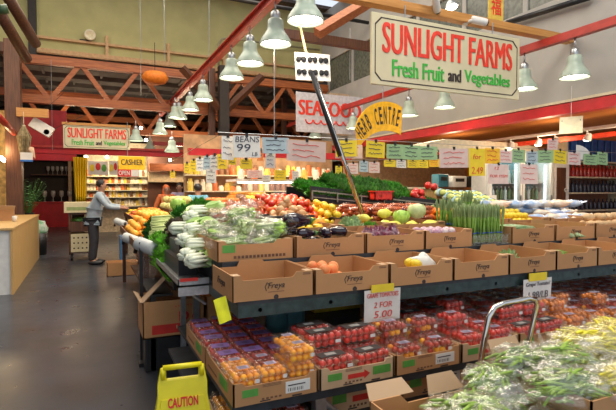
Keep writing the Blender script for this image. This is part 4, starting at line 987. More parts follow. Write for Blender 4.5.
# ---- punnets of tomatoes
def punnet(name, w, d, h, tm, r, n1, n2, labcol, tall=None, low=False, seed=1, mixed=None):
    random.seed(seed); t = thing(name, '', 'punnet')
    MB().box(-w/2, -d/2, 0, w/2, d/2, h).build('clamshell', M_clear, t, bevel=.012)
    MB().box(-w/2-.006, -d/2-.006, h*.62, w/2+.006, d/2+.006, h*.66).build('rim', M_clear, t)
    me = None; tms = MB(); objs = 0
    for l in range(2):
        for j in range(n2):
            if l == 0 and j not in (0,): continue
            for i in range(n1):
                x = -w/2+r+.006+(w-2*r-.012)*i/max(1, n1-1)+random.uniform(-.002, .002); y = -d/2+r+.006+(d-2*r-.012)*j/max(1, n2-1); z = r+.004+l*r*1.75+random.uniform(0, .004)
                if low: tms.ball((x, y, z), r, 8, 6)
                else:
                    mm = mixed if (mixed and random.random() < .35) else tm
                    if me is None or me.data.materials[0] != mm:
                        o = MB().ball((0, 0, 0), (r, r, r*1.0 if not tall else r), 10, 7).build('tomato', mm, t, smooth=True); me = o
                    else: o = me.copy(); COL.objects.link(o); o.parent = t
                    if tall: o.scale = (1.35, 1, 1)
                    o.location = (x, y, z)
    if low: tms.build('tomatoes', tm, t, smooth=True)['kind'] = 'stuff'
    lb = MB().box(-w*.40, -d*.3, h, w*.3, d*.25, h+.0015) if labcol in (M_purple, M_ink) else MB().box(-w*.24, -d*.16, h, w*.16, d*.14, h+.0015)
    lb.build('label_sticker', labcol, t)
    lb = MB()
    for k in range(3): lb.box(-w*.2, -d*.12+k*d*.09, h+.0015, w*.08, -d*.09+k*d*.09, h+.002)
    lb.build('label_print', M_ink if labcol != M_ink else M_paper, t)
    MB().box(w*.25, -d/2-.0015, h*.3, w*.4, -d/2, h*.5).build('price_sticker', M_paper, t)
    return t
M_olab = mat('pale_label', (.42, .36, .46), .5, rnd=.2)
KN = {}
def kinds(k):
    if k not in KN:
        a = {'orange': (.138, .122, .085, M_tomo, .0165, 4, 3, M_olab, None), 'grape': (.138, .122, .082, M_tomd, .0155, 4, 3, M_olab, None),
             'purple': (.138, .122, .075, M_tom, .0155, 4, 3, M_purple, None), 'long': (.212, .124, .085, M_tom, .0185, 5, 3, M_ink, None),
             'mixed': (.165, .13, .085, M_tomd, .0175, 4, 3, M_olab, None), 'red': (.165, .13, .085, M_tom, .019, 4, 3, M_olab, None), 'amber': (.165, .13, .085, mat('amber_tomato', (.72, .20, .015), .2, var=.2, rnd=.3, coat=.4), .0175, 4, 3, M_olab, None)}[k]
        nm = 'tomato_punnet'
        KN[k] = (Proto(punnet(nm, *a[:8], tall=a[8], seed=3, mixed=M_tomo if k == 'mixed' else None)), Proto(punnet(nm, *a[:8], tall=a[8], low=True, seed=4)), a[0], a[1], a[2])
    return KN[k]
desc = {'orange': 'orange cherry tomatoes', 'grape': 'dark red grape tomatoes', 'purple': 'red tomatoes under a purple label', 'long': 'red tomatoes under a black label', 'mixed': 'mixed red and orange tomatoes', 'red': 'bright red tomatoes', 'amber': 'amber tomatoes'}
TE = [.573, 1.005, 1.448, 1.896, 2.350, 2.785, 3.235, 3.69, 4.14, 4.6]
ordn = ['first', 'second', 'third', 'fourth', 'fifth', 'sixth', 'seventh', 'eighth', 'ninth']
def tray(x, y, w, d, z, h, label, green=True, n=0, back=False):
    t = thing('cardboard_tray', label, 'tray', (x, y, z)); e = .007
    f = [(0, 0), (w, 0), (w, h), (w*.9, h), (w*.86, h*.82), (w*.14, h*.82), (w*.1, h), (0, h)]
    sd = [(0, 0), (d, 0), (d, h), (d*.85, h), (d*.8, h*.85), (d*.2, h*.85), (d*.15, h), (0, h)]
    m = MB().prism(f, e).prism(f, e, M=T(0, d-e, 0))
    for xx in (0, w-e): m.prism([(p, q) for p, q in sd], e, M=Matrix.Translation((xx+e, 0, 0)) @ Matrix.Rotation(PI/2, 4, 'Z'))
    m.box(e, e, 0, w-e, d-e, .055, 1)
    m.build('tray_body', [M_card if n % 2 == 0 else M_cardw, M_cardin], t)
    if green:
        MB().box(w*.10, -.0015, h*.35, w*.28, 0, h*.68).build('green_print', M_green_lab, t)
        if n in (1, 3): MB().prism([(w*.36, h*.3), (w*.58, h*.3), (w*.58, h*.2), (w*.66, h*.42), (w*.58, h*.64), (w*.58, h*.52), (w*.36, h*.52)], .001, M=T(0, -.0015, 0)).build('red_arrow', M_redp, t)
        if n in (1,): MB().box(w*.7, -.0015, h*.3, w*.95, 0, h*.7).build('green_print', M_green_lab, t)
        mm = MB()
        for k in range(5): mm.box(w*(.32+.05*k), -.001, h*.12, w*(.35+.05*k), 0, h*.2)
        for k in range(3): mm.box(w*.33, -.001, h*(.68+.06*k), w*.55, 0, h*(.70+.06*k))
        mm.build('brown_print', M_inkb, t)
        if n in (0, 2): 
            s = MB().box(w*.60, -.002, h*.2, w*.9, 0, h*.72).build('white_sticker', M_paper, t)
            s2 = MB()
            for k in range(9): s2.box(w*(.63+.022*k), -.003, h*.28, w*(.635+.022*k+.004*(k % 2)), -.002, h*.42)
            s2.box(w*.63, -.003, h*.52, w*.84, -.002, h*.57).build('bar_print', M_ink, s)
        MB().box(w*.3, -.0012, h*.05, w*.42, 0, h*.1).build('hand_hole', M_ink, t); MB().box(w*.68, -.0012, h*.02, w*.8, 0, h*.09).build('hand_hole', M_ink, t)
    return t
plan = [['orange', 'orange', 'purple', 'purple', 'purple', 'purple', 'purple', 'purple'], ['long', 'long', 'long', 'purple', 'grape', 'grape', 'grape', 'grape'], ['mixed', 'mixed', 'amber', 'amber', 'grape', 'grape', 'grape', 'grape'],
        ['red', 'red', 'red', 'grape', 'long', 'grape', 'grape', 'grape'], ['long', 'long', 'grape', 'grape', 'red', 'grape', 'grape', 'grape'], ['amber', 'amber', 'amber', 'mixed', 'grape', 'grape', 'grape', 'grape'],
        ['amber', 'mixed', 'grape', 'grape', 'red', 'grape', 'grape'], ['grape', 'red', 'grape', 'grape', 'grape', 'grape', 'grape'], ['grape', 'grape', 'grape', 'grape', 'grape', 'grape', 'grape']]
tn = ['left-end', 'second', 'third', 'fourth', 'fifth', 'sixth', 'seventh', 'eighth', 'right-end']
rowd = ['front row', 'second row', 'third row', 'fourth row', 'fifth row', 'sixth row', 'seventh row', 'back row']
colw = {2: ['left', 'right'], 3: ['left', 'middle', 'right']}
SLP = .03
for ti in range(9):
    x0, x1 = TE[ti]+.006, TE[ti+1]-.006; w = x1-x0
    for dj, (ya, nm) in enumerate([(2.035, 'front'), (2.59, 'rear')]):
        if dj and ti in (1, 2): continue
        tr_o = tray(x0, ya, w, .545, .526, .105, f'{nm} cardboard tray of tomato punnets on the lower shelf, {tn[ti]} one of its row', n=ti, green=(dj == 0))
        if ti == 0:
            MB().box(-.0015, .10, .03, 0, .24, .08).build('green_print', M_green_lab, tr_o); MB().box(-.001, .3, .03, 0, .48, .04).build('brown_print', M_inkb, tr_o)
    for ri, k in enumerate(plan[ti][:4] if ti in (1, 2) else plan[ti]):
        P0, P1, pw, pd, ph = kinds(k); nc = 3 if pw < .15 else 2
        y = 2.035+.012+pd/2+ri*.133 + (.012 if ri >= 4 else 0)
        P_ = P0 if (ri < 4 and ti < 7) else P1
        for ci in range(nc):
            x = x0+w*(ci+.5)/nc
            kk, PP = k, P_
            if ti == 0 and ri == 1 and ci == 1: kk = 'grape'; PP = kinds('grape')[0]
            random.seed(ti*100+ri*10+ci)
            PP.put((x+random.uniform(-.004, .004), y, .582+random.uniform(0, .012)), random.uniform(-.11, .11), f'clear punnet of {desc[kk]}, {tn[ti]} tray, {rowd[ri]}, {colw[nc][ci]}', 'tomato punnets on the lower shelf')
    # second layer on a few
up = {0: [(2, 0, 'orange'), (2, 1, 'orange')], 1: [(0, 1, 'long'), (1, 1, 'long'), (0, 2, 'long')], 2: [(0, 1, 'mixed'), (1, 1, 'mixed'), (0, 2, 'amber')], 3: [(0, 1, 'red'), (1, 3, 'red')], 4: [(0, 1, 'long'), (1, 1, 'long')], 5: [(0, 1, 'amber'), (1, 2, 'amber')], 6: [(0, 1, 'amber')], 7: [(1, 1, 'red')]}
for ti, L_ in up.items():
    x0, x1 = TE[ti]+.006, TE[ti+1]-.006; w = x1-x0
    for ci, ri, k in L_:
        P0, P1, pw, pd, ph = kinds(k); nc = 3 if pw < .15 else 2
        P0.put((x0+w*(ci+.5)/nc, 2.047+pd/2+ri*.133, .582+.0895), .06, f'top-layer punnet of {desc[k]}, {tn[ti]} tray, {rowd[ri]}, {colw[nc][ci]}', 'stacked tomato punnets')
# lower trays on the bottom shelf
tray(.56, 2.04, .42, .42, .306, .09, 'tomato tray low down on the bottom shelf beside the yellow caution sign', n=1)
kx = ['left', 'middle', 'right']
for ri in range(3):
    for ci in range(3):
        k = 'orange' if (ri == 2 or ci == 0 and ri == 1) else 'grape'; kinds(k)[0].put((.64+ci*.13, 2.12+ri*.13, .362), 0, f'clear punnet of {desc[k]} low on the bottom shelf, {rowd[ri]}, {kx[ci]}', 'punnets on the bottom shelf')
for i, x in enumerate((1.12, 1.62, 2.12)):
    t = tray(x, 2.20, .47, .5, .306, .155, f'deep cardboard tray on the bottom shelf under the tomatoes, {["left", "middle", "right"][i]} of three', n=1 if i == 0 else 2)
ylw = thing('banana_box', 'yellow and white box with a blue arc under the display table', 'box', (2.25, 3.35, .526))
MB().box(0, 0, 0, .5, .3, .24).build('body', M_white, ylw); MB().add([(.0, -.002, 0), (.26, -.002, 0), (.2, -.002, .14), (.1, -.002, .21), (0, -.002, .24)], [(0, 1, 2, 3, 4)]).build('yellow_print', M_pyel, ylw)
MB().tube([(.27, -.002, 0), (.21, -.002, .145), (.11, -.002, .215), (0, -.002, .245)], .008, 6).build('blue_arc', M_blue, ylw); MB().box(.34, -.003, .13, .46, 0, .17).build('yellow_mark', M_pyel, ylw)
ylw2 = thing('banana_box', 'second yellow box standing left of the blue-arc box', 'box', (1.62, 3.36, .526)); MB().box(0, 0, 0, .5, .3, .22).build('body', M_pyel, ylw2); MB().box(.1, -.003, .05, .4, 0, .14).build('blue_mark', M_blue, ylw2)
for i, px in enumerate((277, 293)):
    c = at(px, 310, Y=3.55)
    tag(MB().lathe([(.07, .0), (.078, .02), (.078, .28), (.07, .3), (.001, .3)], 18, M=T(at(px, 310, Y=2.9).x, 2.9, .526)).build('dark_drum', mat('teal_drum_paint', (.05, .14, .16), .3), smooth=True), 'dark teal drum under the table, '+['left of the pair', 'right of the pair'][i], 'drum')

# ---- cardboard produce boxes on the tiers
def pbox(x, y, z, w, d, h, label, logo=True, notch=(.12, .78), low=.80, green=False, rz=0):
    t = thing('produce_box', label, 'box', (x, y, z), rz); e = .006
    a, b_ = notch
    f = [(0, 0), (w, 0), (w, h), (w*b_, h), (w*(b_-.05), h*low), (w*a, h*low), (w*(a-.03), h), (0, h)]
    bk = [(0, 0), (w, 0), (w, h), (w*.70, h), (w*.66, h*1.12), (w*.36, h*1.12), (w*.32, h*.85), (0, h*.85)]
    sd = [(0, 0), (d, 0), (d, h), (0, h)]
    m = MB().prism(f, e).prism(bk, e, M=T(0, d-e, 0))
    for xx in (0, w-e): m.prism(sd, e, M=Matrix.Translation((xx+e, 0, 0)) @ Matrix.Rotation(PI/2, 4, 'Z'))
    m.box(e, e, 0, w-e, d-e, .01, 1)
    m.box(e, e, h-.006, .045, .07, h-.001, 1).box(w-.045, e, h-.006, w-e, .07, h-.001, 1)
    m.build('box_body', [M_card, M_cardin], t)
    if logo:
        l = text_mb('Freya', w*.21, h*.31, M=T(w*.52, -.001, h*.50), off=.0, shear=.35)
        l.tube([(w*.40, -.001, h*.34), (w*.385, -.001, h*.5), (w*.41, -.001, h*.66), (w*.43, -.001, h*.6)], .0022, 5)
        l.build('logo_lettering', M_ink, t)
        MB().box(w*.42, -.001, h*.27, w*.62, 0, h*.29).box(w*.86, -.001, h*.86, w*.96, 0, h*.89).box(w*.86, -.001, h*.92, w*.96, 0, h*.94).build('small_print', M_inkb, t)
        MB().lathe([(.001, 0), (w*.03, 0), (.001, -.001)], 12, M=T(w*.52, -.001, h*.07, rx=PI/2, s=(1, 1, .7))).build('hand_hole', M_ink, t)
    if green:
        MB().box(w*.06, -.0015, h*.42, w*.22, 0, h*.8).build('green_print', M_green_lab, t)
        k_ = MB()
        for q in range(14): k_.box(w*(.20+.05*q), -.001, h*.12, w*(.235+.05*q), 0, h*.26)
        k_.build('brown_print', M_inkb, t)
    return t
B1 = [.66, 1.125, 1.62, 2.108, 2.595, 3.062, 3.52, 3.98, 4.44]
for i in range(8):
    side = pbox(B1[i]+.003, 2.335, .926, B1[i+1]-B1[i]-.008, .42, .135, ['left-end corner cardboard box of the front row above the tomato shelf', 'cardboard box next to the left corner box in the front row', 'third front-row cardboard box, with the price note taped below it', 'fourth front-row cardboard box, below the radicchio and purple vegetables', 'fifth front-row cardboard box, just below the asparagus', 'sixth front-row cardboard box, with the second price note taped below it', 'seventh front-row cardboard box, near the right edge', 'cardboard box of the front row cut by the right edge'][i])
    if i == 0:
        l = text_mb('Freya', .16, .05, M=Matrix.Translation((-.001, .22, .07)) @ Matrix.Rotation(-PI/2, 4, 'Z'), off=0, shear=.35); l.build('side_lettering', M_ink, side)
R2 = [(1.21, 1.725, 'eggplants'), (1.74, 2.235, 'radicchio'), (2.245, 2.70, 'purple vegetables'), (3.12, 3.62, 'wrapped zucchini'), (3.64, 4.15, 'hidden produce right of the zucchini'), (4.165, 4.66, 'pale bread-coloured roots'), (4.67, 5.15, 'produce at the right edge')]
for x0, x1, n in R2: pbox(x0, 2.785, 1.066, x1-x0, .40, .135, 'middle-row cardboard box of '+n, notch=(.1, .8), low=.85)
R3 = [(1.30, 1.755, 'small green pears'), (1.77, 2.245, 'pale lettuce and leafy greens'), (2.255, 2.81, 'white and yellow vegetables'), (3.56, 4.10, 'lemons and orange fruit'), (4.12, 4.68, 'bagged goods'), (4.69, 5.25, 'blue and white bags')]
for x0, x1, n in R3: pbox(x0, 3.215, 1.101, x1-x0, .40, .13, 'upper-row cardboard box of '+n, notch=(.1, .85), low=.9)
bx = pbox(.705, 2.80, 1.066, .495, .58, .125, 'large cardboard box with a green print full of bagged greens, near the left end', logo=False, green=True)

# ---- eggplants
def eggplant():
    t = thing('eggplant', '', 'vegetable')
    MB().tube([(-.1, 0, .04), (-.085, 0, .04), (-.03, 0, .043), (.03, 0, .04), (.075, 0, .036), (.10, 0, .035)], [.006, .038, .045, .034, .022, .014], 16).build('eggplant_body', M_egg, t, smooth=True)
    MB().tube([(.085, 0, .036), (.10, 0, .035), (.108, 0, .035)], [.024, .02, .009], 8).tube([(.105, 0, .035), (.14, .005, .045)], [.008, .006], 6).build('calyx', M_leafd, t, smooth=True)
    return t
EG = Proto(eggplant())
for i, (x, y, z, a) in enumerate([(1.30, 2.9, 0, .4), (1.42, 2.87, 0, 2.0), (1.52, 2.92, 0, 1.2), (1.63, 2.88, 0, 2.4), (1.33, 3.06, 0, .2), (1.47, 3.07, 0, 1.9), (1.6, 3.07, 0, .9), (1.36, 2.92, .075, .3), (1.50, 2.95, .072, 1.7), (1.62, 2.98, .072, 2.6), (1.31, 3.08, .078, .1)]):
    EG.put((x, y+.03, 1.095+z), a, 'dark purple eggplant in the eggplant box of the middle row', 'eggplants in the box', sc=.85)
EG.put((1.30, 2.96, 1.076+.165), .35, 'large glossy eggplant lying on top at the left of the eggplants', sc=1.25)
heap(RAD, 1.80, 2.18, 2.86, 3.10, 1.08, 2, .105, 'purple and white radicchio head in the middle-row box', 'radicchio heads', seed=21, dz=.06)
TRN = Proto(one('purple_turnip', MB().lathe([(.001, 0), (.02, .008), (.036, .035), (.03, .06), (.008, .07)], 12), mat('turnip_skin', (.72, .66, .60), .4, col2=(.42, .10, .28), scale=16), 'vegetable'))
heap(TRN, 2.30, 2.65, 2.84, 3.12, 1.078, 2, .075, 'purple and white turnip left of the asparagus', 'turnips', seed=22)
def daikon_mb(): return MB().tube([(-.12, 0, .02), (-.1, 0, .022), (0, 0, .022), (.1, 0, .018), (.14, 0, .012)], [.004, .022, .022, .016, .003], 10)
ZUC = Proto(one('zucchini', daikon_mb(), mat('zucchini_skin', (.10, .22, .06), .35, col2=(.45, .55, .30), scale=20), 'vegetable'))
heap(ZUC, 3.25, 3.5, 2.86, 3.12, 1.078, 3, .048, 'green zucchini in the box right of the asparagus', 'zucchini', seed=23, rand_rot=False, jit=.1)
BRD = Proto(one('pale_root', MB().ball((0, 0, .035), (.06, .035, .035), 12, 8, jit=.2), mat('pale_root_skin', (.70, .45, .22), .6, var=.2, rnd=.1), 'vegetable'))
heap(BRD, 4.24, 5.08, 2.86, 3.1, 1.078, 3, .085, 'pale tan root in the boxes at the right edge', 'pale roots', seed=24)
heap(ZUC, 3.75, 4.05, 2.86, 3.1, 1.078, 1, .06, 'green vegetable deep in the box right of the zucchini', 'green vegetables in a deep box', seed=25)
# front row: sparse contents
t = thing('garlic_bag', 'white bag of garlic in the third front-row box', 'bag', (2.0, 2.52, .937)); MB().ball((0, 0, .06), (.09, .07, .075), 16, 10, jit=.5, seed=3).build('bag', mat('milky_bag', (.75, .73, .66), .4, var=.08), t, smooth=True)
heap(LEM, 1.85, 1.98, 2.4, 2.6, .937, 2, .075, 'lemon beside the garlic bag in the front row', 'lemons in the front row', seed=26)
heap(PEA, 1.20, 1.40, 2.42, 2.66, .937, 2, .075, 'orange-pink fruit at the bottom of the second front-row box', 'fruit in the second front-row box', seed=27)
ICE.put((2.78, 2.52, .937), 0, 'pale green lettuce in the fifth front-row box under the asparagus', sc=.75)
heap(Proto(one('green_bean_pod', MB().tube([(-.05, 0, .008), (0, .01, .01), (.05, 0, .008)], [.003, .007, .003], 6), mat('pod_green', (.25, .45, .08), .4, rnd=.15), 'vegetable')), 3.16, 3.45, 2.42, 2.66, .937, 7, .032, 'green pod in the sixth front-row box', 'green pods in the front row', seed=28, dz=.013, cap=260)
BAGS = {}
def clear_bag(label, loc, sx_, sy_, sz_, seed, mats=None, knot=True, group=None, inner='stalks', rz=0, filmm=None):
    t = thing('produce_bag', label, 'bag', loc, rz, group)
    random.seed(seed)
    MB().ball((0, 0, sz_*.5), (sx_*.5, sy_*.5, sz_*.5), 26, 18, jit=.55, seed=seed).build('clear_film', filmm or M_bag, t, smooth=True)
    if knot: MB().lathe([(.012, 0), (.02, .02), (.045, .06), (.05, .07)], 12, M=T(sx_*.36, 0, sz_*.72, ry=.9), wob=lambda q, i: 1+.3*math.sin(q*5+i)).build('bag_end', filmm or M_bag, t, smooth=True)
    a = MB(); b_ = MB()
    for k in range(16):
        y = (random.random()-.5)*sy_*.5; z = sz_*(.2+.45*random.random()); x = -sx_*.36*(1-abs(y)/sy_); q = (random.random()-.5)*.5
        L_ = sx_*.7; p0 = (x, y, z); p1 = (x+L_*.5, y+q*.04, z+.01); p2 = (x+L_*.85, y+q*.10, z+.02)
        a.tube([p0, p1, p2], [.008, .011, .007], 6)
        for f in range(3): b_.ball((x+L_*(.75+.12*random.random()), y+q*.1+(random.random()-.5)*.04, z+(random.random()-.3)*.04), (.03, .018, .014), 8, 5, jit=.5, seed=k)
    m1, m2 = mats or (M_stalk, M_leaf)
    a.build('stalks', m1, t, smooth=True)['kind'] = 'stuff'; b_.build('leaves', m2, t, smooth=True)
    return t
gb = [(.82, 2.93, 1.10, 0), (1.03, 2.92, 1.10, .5), (.84, 3.12, 1.12, 2.6), (1.06, 3.1, 1.12, -.3), (.93, 3.02, 1.19, 1.2), (1.10, 2.98, 1.18, -.5), (.85, 3.24, 1.17, .2), (1.08, 3.24, 1.2, 2.9), (.95, 3.2, 1.26, .8)]
gl = ['lower front left', 'lower front right', 'lower middle left', 'lower middle right', 'upper, nearest the front', 'upper, at the right', 'back left', 'back right', 'topmost at the back']
for i, (x, y, z, a) in enumerate(gb): clear_bag('clear plastic bag of pale green stalks in the green-print box, '+gl[i], (x, y, z), .29, .20, .13, i+3, rz=a, mats=(mat('pod_green_pale', (.42, .55, .18), .4, var=.2), M_leafl))
# orange-tinted bags behind
M_pink = film('pink_net_bag', tint=(1, .75, .6), gloss=.2, milk=.12, bump=.8, scale=40)
for i, (px, py, Y) in enumerate([(232, 205, 3.75), (247, 203, 3.8), (222, 212, 3.7)]):
    c = at(px, py+6, Y=Y); clear_bag('reddish bag of vegetables behind the bagged greens, '+['left', 'right', 'lower left'][i], (c.x, Y, 1.18), .22, .2, c.z-1.1, 30+i, mats=(M_carrot, M_carrot), filmm=M_pink)

# ---- asparagus
def asparagus():
    t = thing('asparagus_bunch', '', 'vegetable'); random.seed(5); first = None
    for k in range(19):
        q = k*2.4; rr = .0085*math.sqrt(k)*1.05; x, y = rr*math.cos(q), rr*math.sin(q); h = .27+random.random()*.04
        if first is None:
            m = MB().tube([(0, 0, 0), (0, 0, .16), (0, 0, .195), (0, 0, .215), (0, 0, .235)], [.0068, .0058, .0062, .0052, .001], 7); m.mi = [1 if max(m.v[i][2] for i in f) > .18 else 0 for f in m.f]
            first = m.build('spear', [mat('asparagus_green', (.30, .52, .09), .4, var=.25, scale=20, rnd=.15), mat('asparagus_tip', (.22, .30, .11), .5, var=.3)], t, smooth=True); o = first
        else: o = first.copy(); COL.objects.link(o); o.parent = t
        o.location = (x, y, 0); o.rotation_euler = (y*3, -x*3, q); o.scale = (1, 1, h/.235)
    MB().lathe([(.043, .07), (.044, .07), (.044, .078), (.043, .078)], 16).build('rubber_band', mat('blue_band_paint', (.05, .1, .4), .5), t)
    return t
AS = Proto(asparagus())
for j in range(3):
    for i in range(4):
        x = 2.76+i*.095+.02*j; y = 2.87+j*.10
        AS.put((x, y, 1.083), i+j, 'upright green asparagus bunch in the clear basket, '+['front', 'middle', 'back'][j]+' row, '+['leftmost', 'left of centre', 'right of centre', 'rightmost'][i], 'asparagus bunches')
for i in range(5): AS.put((2.84+i*.1, 3.30, 1.125+(.07 if i == 3 else 0)), i*2, 'tall asparagus bunch standing behind the basket, '+['leftmost', 'left of centre', 'central', 'right of centre', 'rightmost'][i], 'asparagus bunches behind the basket')
tag(MB().box(2.82, 3.24, 1.101, 3.30, 3.36, 1.124).build('black_box', M_black), 'black block the rear asparagus bunches stand on', 'stand')
t = thing('clear_basket', 'clear ribbed plastic basket holding the asparagus', 'basket', (2.71, 2.80, 1.066))
MB().box(0, 0, 0, .39, .003, .075).box(0, .33, 0, .39, .333, .075).box(0, 0, 0, .003, .33, .075).box(.387, 0, 0, .39, .33, .075).box(0, 0, 0, .39, .33, .016).box(-.01, -.01, .075, .4, .0, .082).build('basket_body', M_clear, t)
r_ = MB()
for k in range(14): r_.box(.015+k*.027, -.004, .0, .02+k*.027, 0, .075)
r_.build('ribs', M_clear, t)

# ---- upper row contents
heap(LEM, 1.36, 1.70, 3.28, 3.56, 1.112, 3, .075, 'yellow-green pear in the upper box behind the eggplants', 'small pears', seed=31)
ICE.put((1.93, 3.33, 1.13), 0, 'pale green lettuce at the foot of the slanted pole', sc=.95)
LGR.put((2.12, 3.34, 1.12), 1, 'yellow-green leafy lettuce right of the slanted pole foot', sc=.7)
heap(CRT, 2.02, 2.18, 3.40, 3.58, 1.115, 3, .04, 'orange carrot beside the lettuce', 'carrots beside the lettuce', seed=30)
WCB.put((2.72, 3.50, 1.24), 0, 'white cabbage on top of the upper box, left of the asparagus', sc=.95)
CAB.put((2.55, 3.5, 1.2), 2, 'pale green cabbage left of the white cabbage', sc=.8)
for i, (x, y, z) in enumerate([(2.34, 3.32, 1.15), (2.50, 3.28, 1.15), (2.70, 3.28, 1.15), (2.36, 3.48, 1.15), (2.22, 3.62, 1.2), (2.45, 3.62, 1.24)]): SQY.put((x, y, z), i*1.3, 'yellow squash among the cabbages of the upper row', 'yellow squash', sc=1)
heap(TRN, 2.30, 2.75, 3.27, 3.56, 1.112, 1, .075, 'purple-white turnip under the squash and cabbages', 'turnips of the upper box', seed=32)
heap(LEM, 3.62, 4.02, 3.28, 3.56, 1.112, 3, .07, 'lemon in the upper box before the fridge', 'lemons before the fridge', seed=33)
heap(PEA, 3.16, 3.5, 3.28, 3.56, 1.101, 2, .07, 'orange fruit right of the asparagus', 'orange fruit by the asparagus', seed=34)
heap(ORG, 3.16, 3.5, 3.68, 4.2, 1.18, 2, .074, 'orange in front of the fridge doors', 'oranges before the fridge', seed=35)
heap(LEM, 3.62, 4.3, 3.68, 4.0, 1.18, 2, .07, 'yellow lemon in the row behind the upper boxes at right', 'lemons at right', seed=36)
M_bag2 = film('crinkled_bag', gloss=.3, milk=.4, bump=1.0, scale=30, edge=.6)
random.seed(40)
k = 0
bl = ['first', 'second', 'third', 'fourth', 'fifth', 'sixth', 'seventh', 'eighth', 'ninth', 'tenth', 'eleventh', 'twelfth']
BW = []
for mm in (mat('blue_pack_film', (.25, .42, .70), .3, col2=(.75, .78, .80), scale=9), mat('cream_pack_film', (.78, .72, .60), .3, col2=(.70, .45, .30), scale=9), mat('white_pack_film', (.80, .80, .78), .3, col2=(.15, .30, .65), scale=5)):
    t = thing('packaged_bread', '', 'packet'); MB().ball((0, 0, .045), (.12, .08, .045), 16, 9, jit=.35, seed=k).build('packet', mm, t, smooth=True)
    MB().sheet(lambda u, v: (.10+.06*u, (-.04+.08*v)*(1+u*.5), .05+.015*math.sin(v*9)+.02*u), 3, 8).build('crimped_end', mm, t, smooth=True); BW.append(Proto(t)); k += 1
nms = ['pale blue', 'cream', 'white and blue']
for r0, (y, z) in enumerate([(3.35, 1.125), (3.5, 1.16), (3.75, 1.19), (3.95, 1.21), (4.2, 1.19), (3.88, 1.29), (4.1, 1.29)]):
    for i in range(6 if r0 not in (0, 1) else 4):
        x = (4.25 if r0 in (0, 1) else 3.9)+i*.24+random.uniform(-.03, .03) + (.25 if r0 > 4 else 0); q = random.randrange(3)
        if r0 in (2,) and x < 4.4: continue
        BW[q].put((x, y, z), random.uniform(-.6, .6), f'{nms[q]} plastic packet in the heap of bagged goods before the fridge and racks', 'packets at the right end')

# ---- rear bed: left to right
def crate(name, label, x, y, z, w, d, h, m, slats=False):
    t = thing(name, label, 'crate', (x, y, z)); e = .01
    MB().box(0, 0, 0, w, e, h).box(0, d-e, 0, w, d, h).box(0, 0, 0, e, d, h).box(w-e, 0, 0, w, d, h).box(0, 0, 0, w, d, .012).build('crate_body', m, t)
    MB().box(-.01, -.01, h-.014, w+.01, 0, h).box(-.01, d, h-.014, w+.01, d+.01, h).box(-.01, 0, h-.014, 0, d, h).box(w, 0, h-.014, w+.01, d, h).build('rim', m, t)
    r = MB()
    for k in range(int(w/.06)): r.box(.03+k*.06, -.005, 0, .04+k*.06, 0, h-.014)
    r.build('ribs', m, t); return t
cb = at(274, 225, Y=3.42); cx = at(313, 225, Y=3.42)
crate('black_crate', 'black plastic crate of shallots in front of the red tomatoes', cb.x, 3.42, 1.215, cx.x-cb.x, .34, .085, M_black)
tag(MB().box(cb.x-.02, 3.39, 1.101, cx.x+.02, 3.78, 1.214).build('wooden_block', M_woodd), 'wooden block under the black crate of shallots', 'block')
heap(SHA, cb.x+.05, cx.x-.04, 3.47, 3.72, 1.235, 5, .055, 'tan-orange shallot heaped in the black crate', 'shallots in the black crate', seed=41, dz=.036)
TX0 = at(262, 205, Y=4.0).x; TX1 = at(318, 205, Y=4.0).x
heap(TOM, TX0-.05, TX1, 3.80, 4.45, 1.18, 4, .066, 'red tomato in the big heap behind the shallots', 'red tomatoes on the rear bed', seed=42, sl=.16, sz=.9)
heap(CRT, at(236, 205, Y=4).x, TX0-.15, 3.8, 4.45, 1.18, 7, .05, 'orange carrot in the heap left of the red tomatoes', 'carrots on the rear bed', seed=43, dz=.03, sl=.1, cap=280)
LX0 = at(315, 205, Y=3.95).x
heap(LEM, LX0+.02, LX0+.2, 3.75, 4.4, 1.18, 4, .075, 'yellow lemon between the tomatoes and the reddish packs', 'lemons on the rear bed', seed=44, sl=.12)
for i, (px, py, Y) in enumerate([(316, 222, 3.5), (323, 223, 3.5), (330, 223, 3.5), (313, 213, 3.6), (320, 214, 3.62)]):
    c = at(px, py, Y=Y); GRA.put((c.x, Y, 1.13+.04*(i > 2)), i, 'orange fruit between the black crate and the small dark crate', 'orange fruits beside the crate', sc=.95)
c = at(337, 224, Y=3.66); crate('black_crate', 'small dark crate left of the pale lettuce by the pole', c.x, 3.64, 1.182, .2, .18, .075, M_black)
# red packs with purple tags
def redpack():
    t = thing('root_pack', '', 'pack'); random.seed(2)
    first = MB().tube([(-.07, 0, 0), (-.06, 0, 0), (0, 0, 0), (.06, 0, 0), (.075, 0, 0)], [.004, .02, .022, .017, .004], 9).build('red_root', mat('red_root_skin', (.50, .12, .03), .5, var=.3, rnd=.25), t, smooth=True)
    for k in range(7):
        o = first if k == 0 else first.copy()
        if k: COL.objects.link(o); o.parent = t
        o.location = ((k % 2)*.01, -.06+(k % 4)*.04, .022+(k//4)*.036); o.rotation_euler = (0, 0, random.uniform(-.25, .25))
    MB().ball((0, 0, .042), (.115, .095, .05), 16, 10, jit=.2).build('net_bag', film('clear_net', tint=(1, .85, .8), gloss=.04, milk=.0, edge=.16), t, smooth=True)
    MB().box(.07, -.03, .05, .12, .03, .058).build('tag', M_purple, t); return t
RP = Proto(redpack())
n = 0
for r0 in range(4):
    for i in range(5):
        Y = 3.74+r0*.2; c = at(326+i*10+r0*1, 215, Y=Y)
        for l in range(2 if r0 < 2 else 1):
            RP.put((LX0+.33+i*.19+l*.03, Y+l*.04, 1.18+l*.085+r0*.022), random.uniform(-.3, .3), f'net pack of reddish roots with a purple tag, {["front", "second", "third", "back"][r0]} row, {["far left", "left", "centre", "right", "far right"][i]}, {["lower", "upper"][l]} layer', 'net packs of reddish roots')
